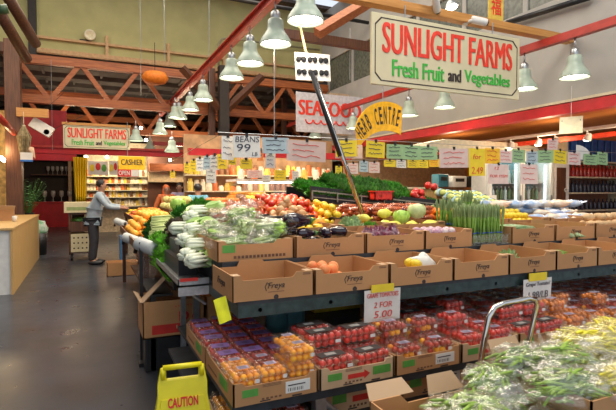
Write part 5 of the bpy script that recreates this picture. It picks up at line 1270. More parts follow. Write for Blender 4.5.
# dark lettuces and packs right of them
for i, (px, py, Y) in enumerate([(378, 214, 3.78), (386, 211, 3.9), (374, 207, 4.1), (392, 207, 4.15), (400, 213, 4.0)]):
    c = at(px, py+10, Y=Y); LDK.put((c.x, Y, 1.18), i, 'dark red-leaf lettuce right of the slanted pole, '+['front left', 'front middle', 'back left', 'back right', 'front right'][i], 'dark lettuces right of the pole', sc=.95)
for i, (px, Y) in enumerate([(412, 4.0), (424, 4.05), (437, 4.1), (449, 4.15)]):
    c = at(px, 214, Y=Y); ICE.put((c.x, Y, 1.18), i, 'pale lettuce in the row below the black rail, '+['first from left', 'second from left', 'third from left', 'fourth from left'][i], 'pale lettuces below the rail', sc=.9)
for i, (px, Y) in enumerate([(404, 4.35), (418, 4.38), (432, 4.4), (445, 4.42)]):
    c = at(px, 214, Y=Y); WCB.put((c.x, Y, 1.18), i, 'white cabbage in the shade of the black rail, '+['first from left', 'second from left', 'third from left', 'fourth from left'][i], 'white cabbages below the rail', sc=.8)

# ---- raised trough with leafy bunches
E0 = at(312, 190.5, Y=4.75); E1 = at(484, 209, Y=4.75)
tg = thing('raised_trough', 'raised black trough with a rail holding leafy bunches', 'trough', (E0.x, 4.75, 0)); TL_ = E1.x-E0.x; za, zb = E0.z, E1.z
sl = (zb-za)/TL_
def sbox(x0, y0, a, x1, y1, b_, mb, mi=0):
    vs = [(x0, y0, za+sl*x0+a), (x1, y0, za+sl*x1+a), (x0, y1, za+sl*x0+a), (x1, y1, za+sl*x1+a), (x0, y0, za+sl*x0+b_), (x1, y0, za+sl*x1+b_), (x0, y1, za+sl*x0+b_), (x1, y1, za+sl*x1+b_)]
    return mb.add(vs, [(0, 2, 3, 1), (4, 5, 7, 6), (0, 1, 5, 4), (2, 6, 7, 3), (0, 4, 6, 2), (1, 3, 7, 5)], mi)
m = MB(); sbox(0, .03, -.12, TL_, .75, -.09, m); sbox(0, .03, -.09, TL_, .05, .05, m); sbox(0, .73, -.09, TL_, .75, .05, m); m.build('trough_body', M_black, tg)
m = MB(); sbox(0, 0, -.01, TL_, .02, .006, m); sbox(0, 0, -.075, TL_, .02, -.065, m)
for k in range(9): sbox(k*(TL_-.012)/8, -.004, -.10, k*(TL_-.012)/8+.012, .02, .006, m)
m.build('front_rail', mat('tan_rail', (.32, .28, .22), .4, .4), tg)
for x in (.05, TL_/2, TL_-.1): MB().box(x, .3, 0, x+.06, .36, za+sl*x-.12).build('leg', M_steel, tg)
def trz(x): return za+sl*(x-E0.x)-.088
random.seed(50)
for i in range(6):
    for j in range(3):
        x = E0.x+.08+i*.10; PAR.put((x, 4.86+j*.2, trz(x)+.05*j), random.random()*6, f'parsley bunch at the left end of the raised trough, {["front", "middle", "back"][j]} row', 'parsley bunches at the trough left end', sc=1.05)
for i in range(6):
    for j in range(3):
        x = at(343, 185, Y=4.9).x+i*.135; KAL.put((x, 4.88+j*.2, trz(x)+.07*j+.02), random.random()*6, f'dark curly kale bunch in the middle of the raised trough, {["front", "middle", "back"][j]} row', 'kale bunches in the trough', sc=1.15)
for i in range(6):
    for j in range(3):
        x = at(381, 185, Y=4.9).x+i*.10; PAR.put((x, 4.98+j*.17, trz(x)+.07*j+.04), random.random()*6, f'green herb bunch right of the kale in the raised trough, {["front", "middle", "back"][j]} row', 'herb bunches right of the kale', sc=1.25)
for i in range(4):
    for j in range(3):
        x = at(428, 185, Y=4.9).x+i*.1; KAL.put((x, 5.0+j*.18, trz(x)+.03*j), random.random()*6, f'dark leafy bunch behind the red peppers, {["front", "middle", "back"][j]} row', 'leafy bunches behind the peppers', sc=.85)
# red crate and peppers
c = at(373, 199, Y=4.66); c2 = at(391, 199, Y=4.66)
rc = crate('red_crate', 'red plastic crate hooked on the front of the raised trough', c.x, 4.62, c.z-.015, c2.x-c.x, .12, .11, mat('red_plastic', (.70, .03, .015), .35))
PAR.put(((c.x+c2.x)/2-.04, 4.68, c.z+.0), 0, 'small parsley bunch standing in the red crate', sc=.6)
PEP = Proto(one('red_pepper', MB().lathe([(.001, .01), (.025, .0), (.038, .03), (.042, .065), (.03, .085), (.008, .08), (.006, .1), (.001, .1)], 14, wob=lambda q, i: 1+.09*math.cos(q*4)), mat('pepper_red', (.70, .02, .012), .2, var=.1, coat=.5, rnd=.1), 'vegetable'))
for i, (px, py) in enumerate([(414, 192), (420, 193), (425, 194), (417, 187), (423, 188), (412, 188), (430, 181), (435, 182)]):
    c = at(px, py, Y=4.85); PEP.put((c.x, 4.85 if i < 6 else 4.9, c.z-.10), i, 'red pepper in the small pile on the raised trough' if i < 6 else 'orange-red pepper higher behind the red pepper pile', 'red peppers' if i < 6 else 'orange-red peppers', ry=.5*(i % 3), rx=.4)
# wrapped romaine with blue bands
def wrapped():
    t = thing('wrapped_romaine', '', 'vegetable')
    MB().tube([(-.15, 0, .04), (-.12, 0, .045), (0, 0, .05), (.1, 0, .045), (.16, 0, .035)], [.015, .035, .045, .04, .012], 12).build('romaine', mat('romaine_green', (.38, .50, .10), .45, col2=(.70, .68, .25), scale=10, stretch=(1, 6, 6)), t, smooth=True)
    MB().tube([(-.06, 0, .049), (.03, 0, .05)], [.047, .048], 14, cap=False).build('blue_band', mat('pale_blue_band', (.22, .50, .70), .4, col2=(.6, .75, .82)), t, smooth=True)
    return t
WR = Proto(wrapped())
for r0 in range(3):
    for i in range(6):
        x = at(448, 195, Y=5.1).x+i*.125+r0*.02; WR.put((x, 4.95+r0*.17, trz(min(x, E1.x))+.11+.055*r0), 1.25, f'banded wrapped romaine at the right end of the raised trough, {["front", "middle", "back"][r0]} row', 'wrapped romaine heads', sc=1.2)

# ---- greens at the left end
sr = thing('side_tray', 'grey steel side tray with a red edge at the left end of the display', 'tray', (.50, 2.96, .90))
MB().box(0, 0, 0, .19, 1.02, .012).box(0, 0, 0, .006, 1.02, .05).box(0, 0, -.055, .19, .006, .05).build('tray_body', M_steel, sr); MB().box(.01, -.004, .035, .12, 0, .055).build('red_edge', M_redp, sr)
for y in (.1, .9): MB().tube([(.02, y, 0), (.19, y, -.14)], .01).build('strut', M_steel, sr)
def bokchoy():
    t = thing('bok_choy', '', 'vegetable'); a = MB(); b_ = MB()
    for k in range(8):
        q = 2*PI*k/8+(.2 if k % 2 else 0); c_, s_ = math.cos(q), math.sin(q); w = .026+.008*(k % 2)
        a.tube([(-.08, c_*.008, .05+s_*.008), (-.06, c_*.028, .05+s_*.024), (-.01, c_*.032, .05+s_*.028), (.04, c_*.038, .05+s_*.032)], [.010, .020, .014, .006], 8, flat=.7)
        def fn(u, v, c_=c_, s_=s_, k=k):
            x = .01+.12*v; wd = .045*math.sin(PI*min(1, .15+v*.75)); rr = .036+.03*v
            y = c_*rr - s_*(u-.5)*2*wd; z = .052+s_*rr*.85 + c_*(u-.5)*2*wd + .008*math.sin(u*17+k)*v
            return (x, y, max(z, .004))
        b_.sheet(fn, 8, 6)
    a.build('stalks', M_twhite, t, smooth=True); b_.build('leaves', mat('pale_choy_leaf', (.40, .62, .12), .45, col2=(.62, .78, .35), scale=16, bump=.4), t, smooth=True); return t
BK = Proto(bokchoy())
n = 0
pos = [(200, 262, 3.08), (190, 256, 3.2), (202, 247, 3.2), (188, 241, 3.4), (196, 231, 3.45), (184, 230, 3.6), (192, 218, 3.7), (202, 213, 3.75)]
tag(MB().box(.56, 3.3, .912, .69, 3.95, 1.02).box(.60, 3.5, 1.02, .69, 3.95, 1.12).build('stepped_block', M_black), 'black stepped block under the bok choy', 'block')
for i, (px, py, Y) in enumerate(pos):
    c = at(px, py, Y=Y); BK.put((c.x, c.y, c.z-.05), .55+.7*math.sin(i*2.3), 'white-stalked bok choy in the pile at the left end of the display', 'bok choy pile', sc=1.3)
# side rack of greens behind the bok choy
gr = thing('greens_rack', 'dark stepped rack of leafy greens at the aisle side', 'rack', (.46, 4.05, 0))
MB().box(0, 0, .62, .18, .8, .64).box(.1, .1, .82, .3, .9, .84).box(.2, .1, 1.0, .6, 1.05, 1.02).box(.0, .0, .0, .04, .04, .62).box(.0, .76, .0, .04, .8, .62).box(.56, .1, 0, .6, .14, 1.0).box(.56, 1.0, 0, .6, 1.04, 1.0).box(.2, .1, .64, .22, .9, 1.0).build('rack_body', M_black, gr)
for i, (px, py, Y) in enumerate([(166, 264, 4.12), (168, 254, 4.14), (163, 250, 4.3), (161, 241, 4.5), (170, 273, 4.08), (160, 258, 4.35), (167, 244, 4.2)]):
    c = at(px, py, Y=Y); LGR.put((c.x, c.y, c.z-.05), i, 'bright green leaf lettuce hanging over the aisle-side rack edge', 'leaf lettuces on the aisle side', sc=.85, rx=-.3)
for i, (px, py, Y) in enumerate([(176, 224, 4.3), (174, 231, 4.25), (178, 232, 4.1), (175, 240, 4.1), (179, 247, 3.98), (178, 257, 3.98), (182, 262, 3.95)]):
    c = at(px, py, Y=Y); LDK.put((c.x, c.y, c.z-.05), i, 'dark red-brown leaf lettuce between the green lettuce and the bok choy', 'dark lettuces on the aisle side', sc=.72, rx=-.2)
for i, (px, py, Y) in enumerate([(186, 210, 4.6), (195, 207, 4.7), (203, 211, 4.6), (192, 214, 4.4), (181, 212, 4.6), (207, 206, 4.9), (199, 203, 4.95)]):
    c = at(px, py, Y=Y); PAR.put((c.x, c.y, c.z-.08), i, 'bright parsley bunch behind the bok choy', 'parsley bunches at the left end', sc=1.0)
c = at(178, 204, Y=4.95); CAB.put((c.x, c.y, c.z-.07), 0, 'round dull green cabbage above the parsley at the left end', sc=.85)
def celery():
    t = thing('celery_bunch', '', 'vegetable'); a = MB(); b_ = MB()
    for k in range(9):
        q = k*2.4; rr = .012*math.sqrt(k); a.tube([(-.13, rr*math.cos(q)*.8, .04+rr*math.sin(q)*.8), (-.02, rr*math.cos(q), .04+rr*math.sin(q)), (.1, rr*math.cos(q)*1.3, .04+rr*math.sin(q)*1.3)], [.009, .011, .007], 7)
        b_.ball((.14, rr*math.cos(q)*2, .04+rr*math.sin(q)*2), (.045, .02, .015), 8, 6, jit=.6, seed=k)
    a.build('stalks', mat('celery_stalk', (.62, .70, .28), .4, var=.15, stretch=(1, 14, 14)), t, smooth=True); b_.build('leaves', M_leafl, t, smooth=True); return t
CE = Proto(celery())
for i, (px, py, Y) in enumerate([(158, 234, 4.75), (160, 229, 4.78), (159, 224, 4.85), (160, 219, 4.9), (166, 233, 4.85), (167, 227, 4.9), (168, 221, 4.95)]):
    c = at(px, py, Y=Y); CE.put((c.x+.05, c.y, c.z-.04), .15*math.sin(i), 'pale celery bunch stacked above the green leaf lettuce', 'celery bunches', sc=1)
for i, (px, py, Y) in enumerate([(152, 232, 5.2), (151, 240, 5.15), (156, 244, 5.15), (155, 224, 5.25)]):
    c = at(px, py, Y=Y); KAL.put((c.x, c.y, c.z-.08), i, 'dark green leafy bunch at the aisle end of the second stand', 'leafy bunches at the second stand', sc=.9)
tag(MB().box(.40, 4.30, 0, .43, 4.33, 1.05).box(.38, 4.2, 0, .6, 4.45, .03).build('roll_stand', M_black), 'slim black upright carrying the nearest bag roll', 'stand')

# ---- large cartons on the floor side of the display
def dcarton(x, y, z, w, d, h, label, flap):
    t = thing('large_carton', label, 'box', (x, y, z)); e = .008
    MB().box(0, 0, 0, w, e, h).box(0, d-e, 0, w, d, h).box(0, 0, 0, e, d, h).box(w-e, 0, 0, w, d, h).box(0, 0, 0, w, d, .01).build('carton_body', M_card, t)
    MB().box(w*.14, -.002, h*.10, w, 0, h*.35).build('red_band', M_redp, t)
    text_mb('ol', w*.14, h*.27, M=T(w*.86, -.002, h*.54), off=.03).build('red_lettering', M_redp, t)
    text_mb('D', w*.17, h*.27, M=T(w*.66, -.002, h*.54), off=.03).build('red_lettering', M_redp, t)
    text_mb('Isabel', w*.3, h*.10, M=T(w*.68, -.004, h*.26), off=.01).build('pale_lettering', M_cardw, t)
    MB().box(w*.58, -.002, h*.45, w*.60, 0, h*.65).build('hand_slot', M_ink, t)
    k_ = MB()
    for q in range(7): k_.box(w*(.52+.05*q), -.001, h*(.80+.02*math.sin(q*.5)), w*(.535+.05*q), 0, h*(.84+.02*math.sin(q*.5)))
    k_.build('small_print', M_redp, t)
    if flap:
        MB().add([(0, 0, h), (0, d, h), (-.04, d, h+.02), (-.02, 0, h)], [(0, 1, 2, 3)]).add([(0, 0, h), (w*.42, .05, h+.20), (w*.44, .2, h+.2), (0, .16, h)], [(0, 1, 2, 3)]).build('flap', M_cardin, t, solid=.006)
    return t
A = at(143, 340, Y=4.03); B = at(186, 340, Y=4.03)
dcarton(A.x, 4.03, A.z, .50, .4, at(143, 303, Y=4.03).z-A.z, 'large cardboard carton with red D print left of the steel leg', True)
dcarton(A.x+.52, 4.03, A.z, .50, .4, at(143, 303, Y=4.03).z-A.z, 'large cardboard carton right of the steel leg behind the tomatoes', False)
tag(MB().box(A.x+.02, 4.05, 0, A.x+1.05, 4.42, A.z-.001).build('plastic_pallet', M_black, bevel=.01), 'black plastic plinth under the large cartons', 'pallet')

# ---- caution sign
def caution():
    t = thing('caution_sign', 'yellow folding plastic CAUTION floor sign with red lettering', 'sign', (.405, 2.30, 0), R(-6))
    for sg in (0, 1):
        m = MB(); W0, W1, H_ = .20, .102, .66
        prof = [(-W0, 0), (-W0+.05, 0), (-W0+.055, .05), (W0-.055, .05), (W0-.05, 0), (W0, 0), (W1+.014, .52), (W1+.014, .58), (W1, H_), (.075, H_), (.075, .605), (-.075, .605), (-.075, H_), (-W1, H_), (-W1-.014, .58), (-W1-.014, .52)]
        rot = Matrix.Rotation(R(9 if sg == 0 else -9), 4, 'X')
        M_ = Matrix.Translation((0, -.11 if sg == 0 else .11, 0)) @ Matrix.Rotation(R(-10 if sg == 0 else 10), 4, 'X')
        m.prism(prof, .014, M=M_)
        if sg == 0:
            m.prism([(-W0+.03, .09), (W0-.03, .09), (W1-.002, .52), (-W1+.002, .52)], .004, M=M_ @ Matrix.Translation((0, -.004, 0)))
        o = m.build('front_panel' if sg == 0 else 'back_panel', M_yellow, t, bevel=.003)
        if sg == 0:
            text_mb('CAUTION', .14, .046, M=M_ @ Matrix.Translation((0, -.0055, .500)), off=.03).build('red_lettering', mat('caution_red', (.75, .03, .02), .5), t)
            tr_ = MB(); tr_.prism([(-.07, .2), (.07, .2), (0, .33)], .002, M=M_ @ Matrix.Translation((0, -.006, 0)))
            tr_.build('warning_triangle', M_ink, t)
    MB().tube([(-.09, -.0, .655), (.09, -.0, .655)], .013, 10).tube([(-.09, 0, .655), (-.09, 0, .60)], .012).tube([(.09, 0, .655), (.09, 0, .60)], .012).build('handle', M_yellow, t, smooth=True)
caution()

# ---- notes on the shelf edge
def note(label, px0, py0, px1, py1, Y, m, lines, rz=0, tape=None, col=M_penr):
    A = at(px0, py0, Y=Y); B = at(px1, py1, Y=Y); w = abs(B.x-A.x); h = abs(A.z-B.z)
    t = thing('price_note', label, 'note', ((A.x+B.x)/2, Y, (A.z+B.z)/2), rz)
    MB().sheet(lambda u, v: ((u-.5)*w, -.004*math.sin(u*5+v*2), (v-.5)*h), 8, 8).build('paper', m, t, solid=.001)
    for s_, cz, sw_, sh_ in lines: text_mb(s_, w*sw_, h*sh_, M=T(0, -.007, h*cz), off=0, shear=.15).build('handwriting', col, t)
    if tape: MB().box(-w*.32, -.009, h*.42, w*.3, -.005, h*.42+tape).build('yellow_tape', M_pyel, t)
    return t
note('white note GRAPE TOMATOES in red pen taped under the third front-row box', 364, 291, 400, 318, 2.325, M_paper, [('GRAPE TOMATOES', .33, .86, .14), ('2 FOR', .02, .5, .18), ('5.00', -.28, .5, .22)], tape=.045)
note('white note with black pen taped under the sixth front-row box', 523, 280, 551, 302, 2.325, M_paper, [('Grape Tomato!', .28, .84, .2), ('1.98/LB', -.12, .7, .26)], tape=.055, col=M_pen)
note('long blank yellow paper tag hanging from the left-end corner box', 216, 298, 229, 322, 2.30, mat('bright_yellow_paper', (.9, .88, .02), .6), []).rotation_euler = (0, R(-14), 0)

# ---- price cards on the wires
wz = 1.985
for lb, a, b_ in [('wire carrying the price cards across the display', (1.0, 3.95, wz), (7.0, 3.95, wz)), ('wire carrying the receding price cards toward the aisle stalls', (1.0, 3.95, wz-.03), (1.0, 6.9, wz-.13))]:
    tag(MB().tube([a, b_], .003, 5).build('card_wire', M_steel), lb, 'wire')
C_ = {'w': (M_paper, 'white'), 'y': (M_pyel, 'yellow'), 'g': (M_pgrn, 'green'), 'p': (M_ppink, 'pinkish'), 'b': (mat('blue_card', (.42, .52, .54), .7), 'pale blue'), 'o': (mat('orange_card', (.85, .28, .08), .7), 'orange'), 'Y': (mat('deep_yellow_card', (.85, .48, .02), .7), 'amber')}
def card(px0, py0, px1, py1, c, label, Y=3.95, lines=(), pen=None, seed=0, X=None, rz=0, nclip=True):
    A = at(px0, py0, Y=Y, ); B = at(px1, py1, Y=Y)
    w = abs(B.x-A.x); h = abs(A.z-B.z); m, nm = C_[c]
    t = thing('price_card', label, 'card', ((A.x+B.x)/2, Y-.008, (A.z+B.z)/2), rz)
    random.seed(seed+int(px0*7+py0)); th = random.uniform(-.04, .04)
    t.rotation_euler = (random.uniform(-.05, .03), th, rz+random.uniform(-.12, .12))
    MB().box(-w/2, 0, -h/2, w/2, .003, h/2).build('card', m, t)
    if lines:
        for s_, cx_, cz, sw_, sh_ in lines: text_mb(s_, w*sw_, h*sh_, M=T(w*cx_, -.001, h*cz), off=0, shear=.1).build('handwriting', pen or M_pen, t)
    else:
        k_ = MB(); nl = 3 if h > .1 else 2
        for q in range(nl):
            z = h*(.30-.28*q); x = -w*.36; pts = []
            while x < w*(.36-.1*(q % 2)): pts.append((x, -.002, z+random.uniform(-.04, .05)*h*(1.5 if q == nl-1 else 1))); x += w*random.uniform(.05, .1)
            k_.tube(pts, .0022 if w < .2 else .003, 4)
        k_.build('handwriting', pen or (M_penr if c in 'pY' else M_pen), t)
    if nclip: MB().box(-.012, -.006, h/2-.012, .012, .006, h/2+.02).build('clip', M_black, t)
    return t
cards = [
 (221, 136, 234, 160, 'w', 'white card overlapping behind the BEANS card', 4.0, ()),
 (233, 135, 260, 158, 'w', 'white card reading BEANS 99 in black pen', 3.94, (('BEANS', .02, .33, .88, .26), ('99', -.12, -.05, .5, .34), ('LB', .28, -.34, .2, .16))),
 (262, 137, 289, 154, 'b', 'pale card of handwritten lines right of the BEANS card', 3.95, ()),
 (287, 140, 325, 162, 'p', 'wide pinkish-white card with faint red writing', 3.94, ()),
 (257, 150, 263, 161, 'o', 'small orange card under the BEANS card edge', 4.02, ()),
 (265, 153, 275, 168, 'w', 'white and small card hanging below the pale handwritten card', 4.02, ()),
 (240, 159, 252, 169, 'y', 'small yellow card below the BEANS card', 4.04, ()),
 (228, 153, 236, 165, 'y', 'small yellow card at the left below the BEANS card', 4.04, ()),
 (335, 140, 357, 157, 'y', 'yellow card just right of the slanted pole', 3.94, ()),
 (334, 144, 363, 159, 'p', 'pinkish card behind the yellow card by the pole', 3.97, ()),
 (365, 141, 385, 158, 'y', 'yellow card with a small drawing below the arched sign', 3.94, ()),
 (386, 144, 403, 159, 'g', 'green card, first of three joined green cards', 3.95, ()),
 (403, 145, 419, 160, 'g', 'green card, middle of three joined green cards', 3.945, ()),
 (419, 146, 436, 160, 'g', 'green card, last of three joined green cards', 3.95, ()),
 (440, 148, 467, 168, 'p', 'large pinkish card right of the three green cards', 3.94, ()),
 (468, 148, 485, 176, 'y', 'tall yellow card with red digits 2.49', 3.94, (('2.49', 0, -.3, .7, .25), ('for', 0, .2, .5, .18))),
 (485, 148, 499, 164, 'Y', 'amber card beside the tall yellow card', 3.95, ()),
 (499, 150, 511, 163, 'p', 'small pinkish card above the large pink-white card', 3.95, ()),
 (511, 149, 525, 163, 'g', 'green card left of the pale blue card', 3.95, ()),
 (525, 151, 538, 163, 'b', 'pale blue card between two green cards', 3.95, ()),
 (538, 150, 552, 163, 'g', 'green card left of the right-hand yellow card', 3.95, ()),
 (552, 150, 567, 164, 'y', 'yellow card below the track lamps at right', 3.95, ()),
 (567, 152, 580, 165, 'p', 'pinkish card right of the right-hand yellow card', 3.96, ()),
 (584, 154, 596, 165, 'g', 'green card left of the last green card', 3.95, ()),
 (596, 152, 608, 165, 'g', 'last green card near the right edge', 3.945, ()),
 (547, 139, 557, 150, 'p', 'small pinkish card standing above the wire', 3.95, ()),
 (487, 164, 509, 184, 'p', 'large pink-white card with red writing before the fridge', 3.93, (('FOR ITEM', 0, -.1, .85, .14), ('12', -.1, .3, .2, .14))),
 (521, 164, 536, 184, 'p', 'narrow pink-white card with red writing before the fridge doors', 3.93, ()),
]
for a in cards:
    card(a[0], a[1], a[2], a[3], a[4], a[5], Y=a[6], lines=a[7], pen=M_penr if ('red' in a[5]) else None)
# second line of small cards further back, over the greens
tag(MB().tube([at(330, 161, Y=5.4), at(445, 158, Y=5.4)], .003, 5).build('card_wire', M_steel), 'rear wire of small cards above the raised trough', 'wire')
for i, (a, b_, c_, d_, col) in enumerate([(335, 166, 342, 174, 'y'), (348, 163, 358, 174, 'p'), (359, 161, 368, 172, 'b'), (369, 162, 379, 173, 'p'), (384, 160, 395, 167, 'y'), (396, 160, 406, 168, 'w'), (407, 160, 418, 168, 'y'), (418, 160, 428, 168, 'y'), (429, 159, 439, 167, 'Y')]):
    card(a, b_, c_, d_, col, f'small {C_[col][1]} card on the rear wire over the greens, {ordn[i]} from the left', Y=5.4)
# receding cards on the left
for i, (a, b_, c_, d_, col, Y) in enumerate([(184, 163, 190, 173, 'y', 6.8), (190, 160, 197, 172, 'y', 6.3), (196, 158, 204, 171, 'w', 5.9), (203, 156, 211, 170, 'b', 5.4), (210, 155, 219, 170, 'w', 5.0), (217, 154, 227, 169, 'y', 4.7), (206, 169, 216, 183, 'w', 5.2), (170, 171, 175, 178, 'y', 7.5)]):
    card(a, b_, c_, d_, col, f'small {C_[col][1]} card on the receding left wire, ' + ordn[i] + ' from its far end' if i < 6 else ['pale round-looking card hanging low under the receding cards', 'tiny yellow card farthest left over the fruit'][i-6], Y=Y)
for i, (a, b_, c_, d_, col) in enumerate([(247, 170, 262, 178, 'p'), (274, 170, 286, 180, 'y'), (292, 171, 299, 180, 'w'), (262, 175, 270, 183, 'w')]):
    card(a, b_, c_, d_, col, f'small {C_[col][1]} card stuck to the glass display case, ' + ['left', 'bright one', 'right', 'lower'][i], Y=9.5, nclip=False)

# ---- foreground : trolley with box of bagged beans
pl = thing('platform_trolley', 'steel platform trolley with a bent tube handle in the foreground', 'trolley', (0, 0, 0))
MB().box(1.02, 1.05, .16, 2.6, 1.72, .19).build('deck', M_steel, pl)
Yh = 1.76
hp = [(472, 388), (474, 372), (480, 336), (484, 316), (490, 306), (499, 302), (516, 299), (524, 297), (530, 298), (532, 304), (529, 318), (523, 345)]
pts = []
for i, (a, b_) in enumerate(hp): pts.append(at(a, b_, Y=Yh-.0*i))
p0 = pts[0]; pN = pts[-1]
pts = [Vector((p0.x-.01, Yh-.03, .19))]+[Vector((p.x, Yh-.03, p.z)) for p in pts]+[Vector((pN.x-.16, Yh-.03, .19))]
MB().tube(pts, .0135, 12).build('handle', M_chrome, pl, smooth=True)
for x in (1.1, 2.5):
    for y in (1.12, 1.64): MB().lathe([(.001, -.02), (.06, -.02), (.065, 0), (.06, .02), (.001, .02)], 16, M=T(x, y, .065, ry=PI/2)).box(x-.02, y-.02, .06, x+.02, y+.02, .16).build('wheel', M_black, pl)
for i, (x, w) in enumerate([(1.06, .6), (1.7, .75)]):
    for l in range(2):
        z = .191+l*(.13 if i == 0 else .165); t = thing('carton', f'plain carton on the steel trolley, {["left", "right"][i]} stack, {["bottom", "upper"][l]}', 'box', (x, 1.12, z)); MB().box(0, 0, 0, w, .5, .128 if i == 0 else .163).build('carton_body', M_card, t); MB().box(.1, -.002, .1, .3, 0, .14).build('print', M_inkb, t)
def bbox(x, y, z, w, d, h, label, flaps):
    t = thing('bean_box', label, 'box', (x, y, z)); e = .007
    MB().box(0, 0, 0, w, e, h).box(0, 0, 0, e, d, h).box(w-e, 0, 0, w, d, h).box(0, 0, 0, w, d, .01).prism([(0, 0), (w, 0), (w, h), (w*.86, h*1.0), (w*.8, h*.8), (w*.3, h*.8), (w*.24, h*1.0), (0, h)], e, M=T(0, d-e, 0)).build('box_body', [M_card], t)
    for f in flaps: MB().add(f, [(0, 1, 2, 3)]).build('flap', M_cardin, t, solid=.005)
    return t
z0 = .452
bbox(1.03, 1.10, z0, .62, .52, .19, 'open cardboard box of bagged green beans, nearest the camera', [[(0, .52, .19), (.22, .52, .19), (.20, .58, .235), (.02, .58, .235)], [(.3, .52, .16), (.5, .52, .16), (.47, .57, .225), (.33, .57, .225)]])
bbox(1.67, 1.12, .522, .78, .52, .20, 'open cardboard box of bagged yellow and green beans at the lower right', [[(.05, .52, .2), (.25, .52, .2), (.24, .56, .26), (.06, .56, .26)]])
M_bagf = film('clear_bean_bag', gloss=.2, milk=.07, bump=1.0, scale=24, edge=.36, rough=.1)
def bean_bag(label, loc, sx_, sy_, sz_, seed, pm, n=80, rz=0):
    t = thing('bean_bag', label, 'bag', loc, rz); random.seed(seed)
    def sf(u, v):
        a = u*2*PI; b_ = PI*v; g = 1+.35*noise.noise(Vector((math.sin(b_)*math.cos(a)*2.4+seed, math.sin(b_)*math.sin(a)*2.4, math.cos(b_)*2.4)))+.10*noise.noise(Vector((math.sin(b_)*math.cos(a)*9, math.sin(b_)*math.sin(a)*9, math.cos(b_)*9+seed)))
        return (sx_*.5*math.sin(b_)*math.cos(a)*g, sy_*.5*math.sin(b_)*math.sin(a)*g, sz_*.5-sz_*.5*math.cos(b_)*g)
    MB().sheet(sf, 48, 28).build('clear_film', M_bagf, t, smooth=True)
    MB().sheet(lambda u, v: (sx_*.38+.10*u, (v-.5)*(.04+.16*u), sz_*.75+.03*math.sin(v*11+u*3)+.02*u), 8, 16).build('bag_neck', M_bagf, t, smooth=True)
    b_ = MB()
    for k in range(n):
        a = random.uniform(-.9, .9); L_ = random.uniform(.09, .13); x = random.uniform(-.3, .3)*sx_; y = random.uniform(-.3, .3)*sy_; z = sz_*random.uniform(.25, .82)*(1-.5*(abs(x/sx_)+abs(y/sy_)))+.02
        d = Vector((math.cos(a), math.sin(a), random.uniform(-.2, .2)))*L_/2; c_ = Vector((x, y, z))
        b_.tube([c_-d, c_-d*.8, c_+Vector((0, 0, .008)), c_+d*.8, c_+d], [.001, .0055, .0065, .0055, .001], 6)
    b_.build('bean_pods', pm, t, smooth=True)['kind'] = 'stuff'
    return t
M_gb = mat('green_pod', (.27, .42, .05), .4, var=.3, scale=20); M_yb = mat('yellow_pod', (.82, .72, .03), .4, var=.15, scale=20)
bl_ = [(1.14, 1.22, .70, .30, .26, .19, M_gb, 'green beans in the near box, left'), (1.36, 1.2, .70, .30, .28, .20, M_gb, 'green beans in the near box, middle'), (1.30, 1.42, .70, .34, .28, .19, M_gb, 'green beans in the near box, at its back'), (1.53, 1.40, .70, .26, .28, .21, M_gb, 'green beans in the near box, right'),
       (1.84, 1.46, .70, .32, .26, .20, M_gb, 'pale beans in the right box, back left'), (1.82, 1.24, .71, .3, .28, .20, M_yb, 'yellow beans in the right box, front left'), (2.10, 1.26, .71, .34, .3, .22, M_gb, 'green beans in the right box, front middle'), (2.12, 1.50, .71, .36, .26, .225, M_yb, 'bright yellow beans in the right box, back middle'), (2.33, 1.32, .71, .26, .3, .23, M_yb, 'yellow beans in the right box, right'), (2.34, 1.54, .71, .26, .22, .23, M_yb, 'yellow beans in the right box, back right corner'),
 (1.66, 1.24, .78, .3, .26, .18, M_gb, 'green beans drooping over the wall between the two boxes'), (1.70, 1.46, .80, .28, .24, .17, M_gb, 'beans resting on the back of the wall between the boxes'), (1.92, 1.14, .80, .32, .24, .16, M_yb, 'yellow beans drooping over the near edge of the right box'), (2.2, 1.14, .80, .34, .24, .16, M_yb, 'yellow beans at the near right corner of the right box'), (1.45, 1.16, .74, .3, .24, .16, M_gb, 'green beans drooping over the near edge of the near box')]
for i, (x, y, z, a, b_, h, pm, lb) in enumerate(bl_): bean_bag('clear bag of '+lb, (x+.03, y+.02, z-(.225 if 'near box' in lb else .15)), a, b_, h, 60+i, pm, rz=.3*math.sin(i*1.7))
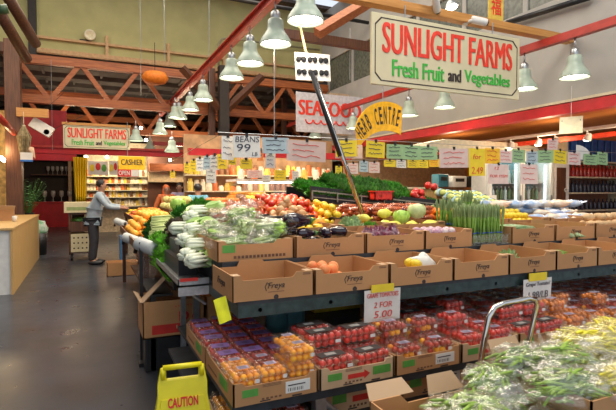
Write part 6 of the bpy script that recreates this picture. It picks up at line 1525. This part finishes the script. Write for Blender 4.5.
for i, (x, y, z, a, b_, h, pm, lb) in enumerate([(1.25, 1.30, .84, .3, .26, .12, M_gb, 'green beans heaped highest on the near box'), (1.48, 1.45, .86, .3, .22, .13, M_gb, 'green beans on top between the two boxes'), (2.05, 1.42, .87, .36, .26, .13, M_yb, 'yellow beans heaped highest on the right box'), (1.80, 1.36, .86, .32, .26, .12, M_gb, 'pale green beans on top at the left of the right box'), (2.28, 1.44, .89, .34, .28, .12, M_yb, 'yellow beans on top at the lower right corner')]):
    bean_bag('clear bag of '+lb, (x+.05, y+.02, z-(.23 if 'near box' in lb or 'between' in lb else .15)), a, b_, h, 80+i, pm, rz=.5*math.sin(i*2.1))

# ============================================================ light
w = bpy.data.worlds.new('daylight'); sc.world = w; w.use_nodes = True; N = w.node_tree.nodes; L = w.node_tree.links
bg = N['Background']; bg.inputs['Color'].default_value = (.80, .88, 1, 1); bg.inputs['Strength'].default_value = 1.05
def area(loc, rot, sx_, sy_, e, col):  # broad fill light added under the roof, no fixture there
    l = bpy.data.lights.new('fill_area', 'AREA'); l.shape = 'RECTANGLE'; l.size = sx_; l.size_y = sy_; l.energy = e; l.color = col
    o = bpy.data.objects.new('fill_area', l); COL.objects.link(o); o.location = loc; o.rotation_euler = rot; return o
area((2.5, 2.0, 7.1), (0, 0, 0), 6, 3, 380, (1, .92, .8))
area((1.5, 8.5, 7.1), (0, 0, 0), 8, 5, 560, (1, .88, .70))
for x, y, z, e in [(-2.5, 10, 4.6, 90), (-.5, 16, 3.4, 50), (3.0, 15.5, 3.2, 45), (0, 19, 3.0, 45)]: pt((x, y, z), e, (1, .74, .45), .2)  # warm fill points added in the open hall, no lamp hangs here
sc.view_settings.view_transform = 'Standard'; sc.view_settings.look = 'None'; sc.view_settings.gamma = 1; sc.view_settings.exposure = 0.0
sc.view_settings.use_curve_mapping = False
sc.cycles.transparent_max_bounces = 24; sc.cycles.max_bounces = 7; sc.cycles.use_denoising = True
# unused prototypes never placed
for P_ in [v for v in list(globals().values()) if isinstance(v, Proto)] + [q for v in KN.values() for q in v[:2]] + BW:
    if not P_.used:
        for ch in list(P_.o.children_recursive)+[P_.o]: bpy.data.objects.remove(ch)
        P_.used = True
